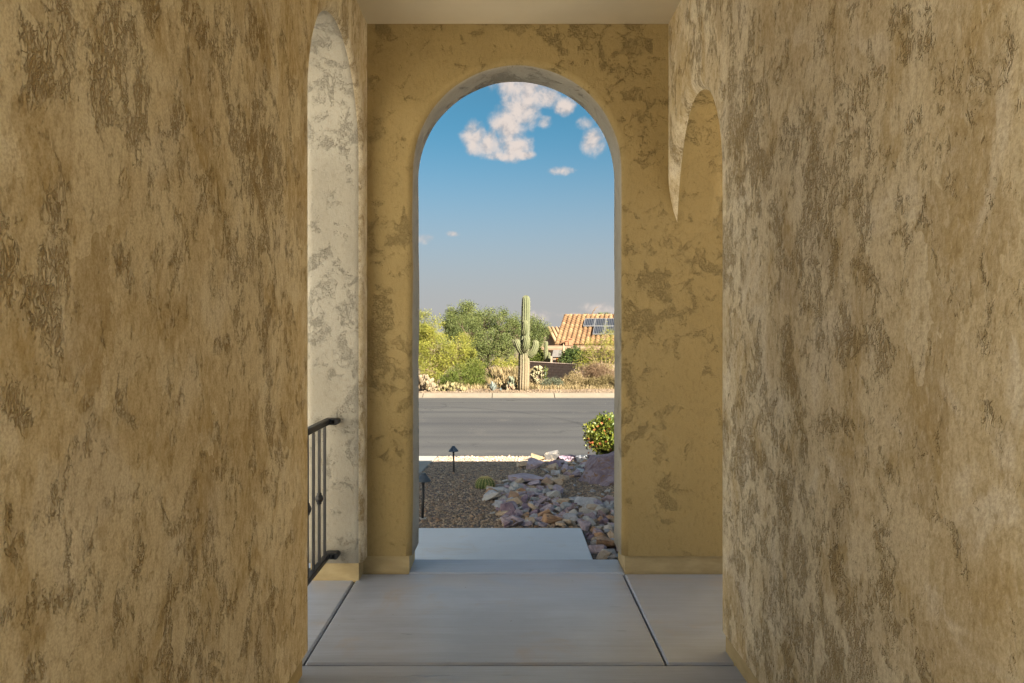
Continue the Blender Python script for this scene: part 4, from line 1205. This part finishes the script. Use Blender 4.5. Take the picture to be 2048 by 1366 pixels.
hx, hy = (1109 - VX) / F * 36, 36.0
HROT = -R(10.8)
hz = .76
house = thing('tiled_house', (hx, hy, ground(0, 36)), 'tan house with orange barrel tile roof and solar panels beyond the wall', 'house', rz=HROT)
z0 = hz - ground(0, 36)
run, rise = 4.07, 1.50
SL = math.hypot(run, rise); pit = math.atan2(rise, run)
RM = Matrix.Translation((0, 0, z0)) @ Matrix.Rotation(pit, 4, 'X')        # roof plane: x along eave, y up slope
LEN = 11.0
rf = MB(); rf.box(0, LEN, 0, SL, -.12, -.02, RM); rf.box(0, LEN, 0, SL, -.12, -.02, Matrix.Translation((0, 2 * run, z0)) @ Matrix.Scale(-1, 4, (0, 1, 0)) @ Matrix.Rotation(pit, 4, 'X'))
roof = rf.build('roof', 'roof_under', house, True)
TW, TL = .2405, SL / 14
def tile_data():
    n = 6; V = []; 
    for (y, s, lift) in ((-.03, 1.0, .022), (TL + .02, .84, -.004)):
        for k in range(n + 1):
            a = PI * k / n
            V.append((-math.cos(a) * .088 * s, y, math.sin(a) * .075 * s + lift))
        V += [(.088 * s, y, lift - .02), (-.088 * s, y, lift - .02)]
    k_ = n + 3
    fs = [(i, i + 1, k_ + i + 1, k_ + i) for i in range(n)] + [tuple(range(k_ - 1, -1, -1))]
    V += [(.08, -.02, .006), (.165, -.02, .006), (.165, TL + .02, -.010), (.08, TL + .02, -.010)]
    q = 2 * k_
    fs += [(q, q + 1, q + 2, q + 3)]
    return V, fs
TV, TF = tile_data()
tile_me = None; far_tiles = MB()
PAN = [(10.7, 12.9, 9.9), (13.0, 15.2, 9.9), (15.3, 17.5, 9.9), (13.0, 15.2, 7.0), (15.3, 17.5, 7.0)]
for cx in range(int(LEN / TW)):
    for ry in range(14):
        M_ = RM @ Matrix.Translation((.11 + cx * TW + rnd.uniform(-.006, .006), ry * TL, 0)) @ Matrix.Rotation(rnd.uniform(-.02, .02), 4, 'Z')
        if cx < 17:
            if tile_me is None:
                mm = MB(); mm.add(TV, TF); o = mm.build('roof_tile', 'roof_tile', roof, True); tile_me = o.data
            else: o = bpy.data.objects.new('roof_tile', tile_me); COL.objects.link(o); attach(o, roof, True)
            o.matrix_local = M_
        else: far_tiles.add([M_ @ Vector(v) for v in TV], TF)
tag(far_tiles.build('more_roof_tiles', 'roof_tile', roof, True), kind='stuff')
rme = None
for k in range(int(LEN / .42)):
    if rme is None:
        mm = MB(); mm.tube([(0, 0, 0), (.45, 0, .012)], [.10, .115], 12, True, True); o = mm.build('ridge_tile', 'roof_tile', roof, True); rme = o.data
    else: o = bpy.data.objects.new('ridge_tile', rme); COL.objects.link(o); attach(o, roof, True)
    o.location = (.0 + k * .42, run, z0 + rise - .07)
# solar panels: two rows above the tiles
def panel(x0, y0, w_, h_):
    M_ = RM @ Matrix.Translation((x0, y0, .13))
    a = MB(); e = .03
    a.box(0, w_, 0, e, -.03, .012, M_).box(0, w_, h_ - e, h_, -.03, .012, M_).box(0, e, e, h_ - e, -.03, .012, M_).box(w_ - e, w_, e, h_ - e, -.03, .012, M_)
    n = 6
    for k in range(1, n): a.box(w_ * k / n - .007, w_ * k / n + .007, e, h_ - e, -.01, .008, M_)
    p_ = a.build('solar_panel', 'panel_frame', roof, True)
    return p_, M_, w_, h_
def cells(p_, M_, w_, h_):
    pass
SP = []
for (x0, y0) in ((1.22, 2.22), (1.78, 2.22), (2.34, 2.22), (2.90, 2.22), (1.78, 1.04), (2.34, 1.04), (2.90, 1.04)):
    w_, h_ = .54, 1.14
    p_, M_, w_, h_ = panel(x0, y0, w_, h_)
    c = MB(); c.box(.031, w_ - .031, .031, h_ - .031, -.025, .002, M_)
    c.build('solar_cells', 'panel_blue', roof, True)
    s_ = MB()
    for q in (.1, w_ - .1): s_.box(q - .02, q + .02, .1, h_ - .1, -.12, -.03, M_)
    s_.build('panel_rack', 'rust_metal', roof, True)
# vent boxes low on the roof
for (x_, s_) in ((.62, .10), (.80, .15)):
    mm = MB(); mm.bbox(x_ - s_ * .6, x_ + s_ * .6, -.30, -.10, z0 - .06, z0 - .06 + s_ * 2.0, .008); mm.bbox(x_ - s_ * .75, x_ + s_ * .75, -.34, -.06, z0 - .06 + s_ * 2.0, z0 - .02 + s_ * 2.0, .005)
    mm.build('roof_vent', 'rust_metal', roof, True)
# patio roof in front, posts, walls, window
pr = MB(); pr.bbox(-.38, LEN, -2.3, .15, z0 - .30, z0 - .075, .07); pr.build('patio_roof', 'fascia', house, True)
for x_ in (-.12, 3.15, 6.5):
    m = MB(); m.bbox(x_ - .07, x_ + .07, -2.1, -1.95, 0, z0 - .29, .01); m.build('patio_post', 'fascia', house, True)
wm_ = MB(); wm_.box(.25, LEN, .2, 2 * run - .2, -.2, z0 - .05); wl_ = wm_.build('wall', 'house_wall', house, True)
gb = MB(); gb.add([(.25, .2, z0 - .1), (.25, 2 * run - .2, z0 - .1), (.25, run, z0 + rise - .14)], [(0, 1, 2)]); gb.build('gable', 'house_wall', house, True)
for x_ in (1.3, 2.5):
    m = MB(); a, b2, c_, d_ = x_ - .5, x_ + .5, .95, 1.75
    m.box(a, b2, .15, .199, c_ - .06, c_).box(a, b2, .15, .199, d_, d_ + .06).box(a - .06, a, .15, .199, c_ - .06, d_ + .06).box(b2, b2 + .06, .15, .199, c_ - .06, d_ + .06).box(x_ - .02, x_ + .02, .16, .199, c_, d_)
    w0 = m.build('window', 'white_frame', house, True)
    m = MB(); m.box(a, b2, .185, .198, c_, d_); m.build('pane', 'window_dark', w0, True)
# furled patio umbrella
um = thing('patio_umbrella', W(1127, 745, 33), 'furled tan patio umbrella poking up in front of the tiled house', 'umbrella')
uh = (745 - 688) / F * 33
m = MB(); m.tube([(0, 0, -.2), (0, 0, uh)], .018, 8); m.build('pole', 'bark', um, True)
m = MB(); lathe(m, [(.02, uh - .75), (.10, uh - .72), (.085, uh - .5), (.06, uh - .25), (.03, uh - .05), (.008, uh + .02)], 14); m.build('canopy', 'umbrella_cloth', um, True)
# small wooden shed with a pale roof
sh = thing('garden_shed', (W(1113, 728, 32.5).x, 32.5, ground(0, 32.5)), 'small wooden shed with a pale sloping roof left of the orange-tinted shrub', 'shed')
szb = W(1113, 711, 32.5).z - ground(0, 32.5); szt = W(1113, 700, 32.5).z - ground(0, 32.5)
m = MB()
for k in range(5):
    m = MB(); x_ = -.17 + k * .068; m.bbox(x_ + .002, x_ + .066, -.12, .12, 0, szb, .004); m.build('board', 'shed_wood' if k in (2, 3) else 'house_wall', sh, True)
m = MB(); m.add([(-.21, -.2, szb - .02), (.21, -.2, szb - .02), (.24, .16, szt), (-.13, .16, szt), (-.21, -.2, szb - .06), (.21, -.2, szb - .06), (.24, .16, szt - .04), (-.13, .16, szt - .04)], [(0, 1, 2, 3), (7, 6, 5, 4), (0, 4, 5, 1), (1, 5, 6, 2), (2, 6, 7, 3), (3, 7, 4, 0)])
m.build('roof', 'shed_roof', sh, True)

# farther house showing past the eave
h2x = (1083 - VX) / F * 52
far = thing('far_house', (h2x, 52, ground(0, 52)), 'farther house with a red-orange gabled roof peeping out left of the tiled house', 'house')
zb2 = EYE - (693 - VY) / F * 52 - ground(0, 52); zr2 = EYE - (655 - VY) / F * 52 - ground(0, 52); zw = EYE - (676 - VY) / F * 52 - ground(0, 52)
gw = 1.05                                             # half width of the gable
m = MB(); m.add([(-.25, 0, -.2), (1.15, 0, -.2), (1.15, 0, zw), (.48, 0, zr2 - .06), (-.25, 0, zw), (-.25, 6, -.2), (1.15, 6, -.2), (1.15, 6, zw), (.48, 6, zr2 - .06), (-.25, 6, zw)],
    [(0, 1, 2, 3, 4), (9, 8, 7, 6, 5), (0, 5, 6, 1), (1, 6, 7, 2), (0, 4, 9, 5)]); m.build('wall', 'house_wall', far, True)
rm2 = MB()
for k in range(14):
    x0 = .48 + k * .26
    rm2.tube([(x0, -.1, zr2 + .02), (x0 + .62, -.95, zb2 + .05)], [.10, .115], 8)
r2 = MB(); r2.add([(.44, -.12, zr2), (5, -.12, zr2), (5.6, -1.0, zb2), (1.05, -1.0, zb2), (-.5, .3, zw - .1), (-.5, 6, zw - .1), (.44, 6, zr2)], [(0, 1, 2, 3), (0, 4, 5, 6)])
ro = r2.build('roof', 'roof_under', far, True); tag(rm2.build('tile_rows', 'roof_tile', ro, True), kind='stuff')

# palm heads and a bare branch above the ridge
def palm(px, py, Y, r_, label, seed):
    rr = random.Random(seed); c = W(px, py, Y); b = gz(px, Y)
    t = thing('palm_tree', b, label, 'palm', 'palms behind the tiled house')
    m = MB(); m.tube([b, b.lerp(c, .5) + Vector((.05, 0, 0)), c], [.16, .14, .12], 10); m.build('trunk', 'bark_tan', t)
    for k in range(18):
        a = rr.uniform(0, 2 * PI); e = rr.uniform(-.2, 1.2); d = Vector((math.cos(a) * math.cos(e), math.sin(a) * math.cos(e), math.sin(e)))
        s = d.cross(Vector((0, 0, 1))).normalized(); m = MB()
        hub = c + d * r_ * .45
        for q in range(13):
            an = (q - 6) * .2; dd = d * math.cos(an) + s * math.sin(an)
            p2 = hub + dd * r_ * .6 + Vector((0, 0, -.1 * r_)); w_ = s * .018
            m.add([hub - w_, hub + w_, p2], [(0, 1, 2)])
        m.tube([c, hub], .01, 4)
        m.build('frond', 'palm_green', t)
palm(1201, 634, 58, .55, 'fan palm head showing over the middle of the tiled ridge', 1)
palm(1214, 635, 60, .6, 'fan palm head nearer the right end of the tiled ridge', 2)
palm(1174, 637, 62, .6, 'small fan palm head at the left above the tiled ridge', 3)
ob = gz(1184, 55)
oc = thing('ocotillo', ob, 'single bare curved branch rising above the tiled ridge', 'plant')
m = MB(); m.tube([ob, W(1183, 640, 55), W(1184, 629, 55), W(1187, 622, 55), W(1191, 616, 55), W(1197, 613, 55)], [.08, .06, .05, .04, .03, .015], 6); m.build('branch', 'bark', oc)
m = MB(); m.tube([W(1187, 622, 55), W(1192, 619, 55)], [.03, .012], 5); m.build('branch', 'bark', oc)

# far wood closing the horizon
def treeline():
    g_ = np.random.default_rng(9); C = []; S_ = []
    for k in range(900):
        x = g_.uniform(-34, 34); y = g_.uniform(72, 90); h = 2.1 + 1.1 * noise.noise((x * .25, 1.3, 0)) + .7 * noise.noise((x * .9, 4, 0))
        C.append((x, y, ground(0, 80) + h * g_.random() ** .6)); S_.append(g_.uniform(.3, .6))
    V, Fc = leaf_cloud(C, 40, np.array(S_), .28, .08, 0, 3)
    return tag(np_mesh('far_wood', V, Fc, 'leaf_far'), 'far line of desert trees along the horizon', kind='stuff')
treeline()
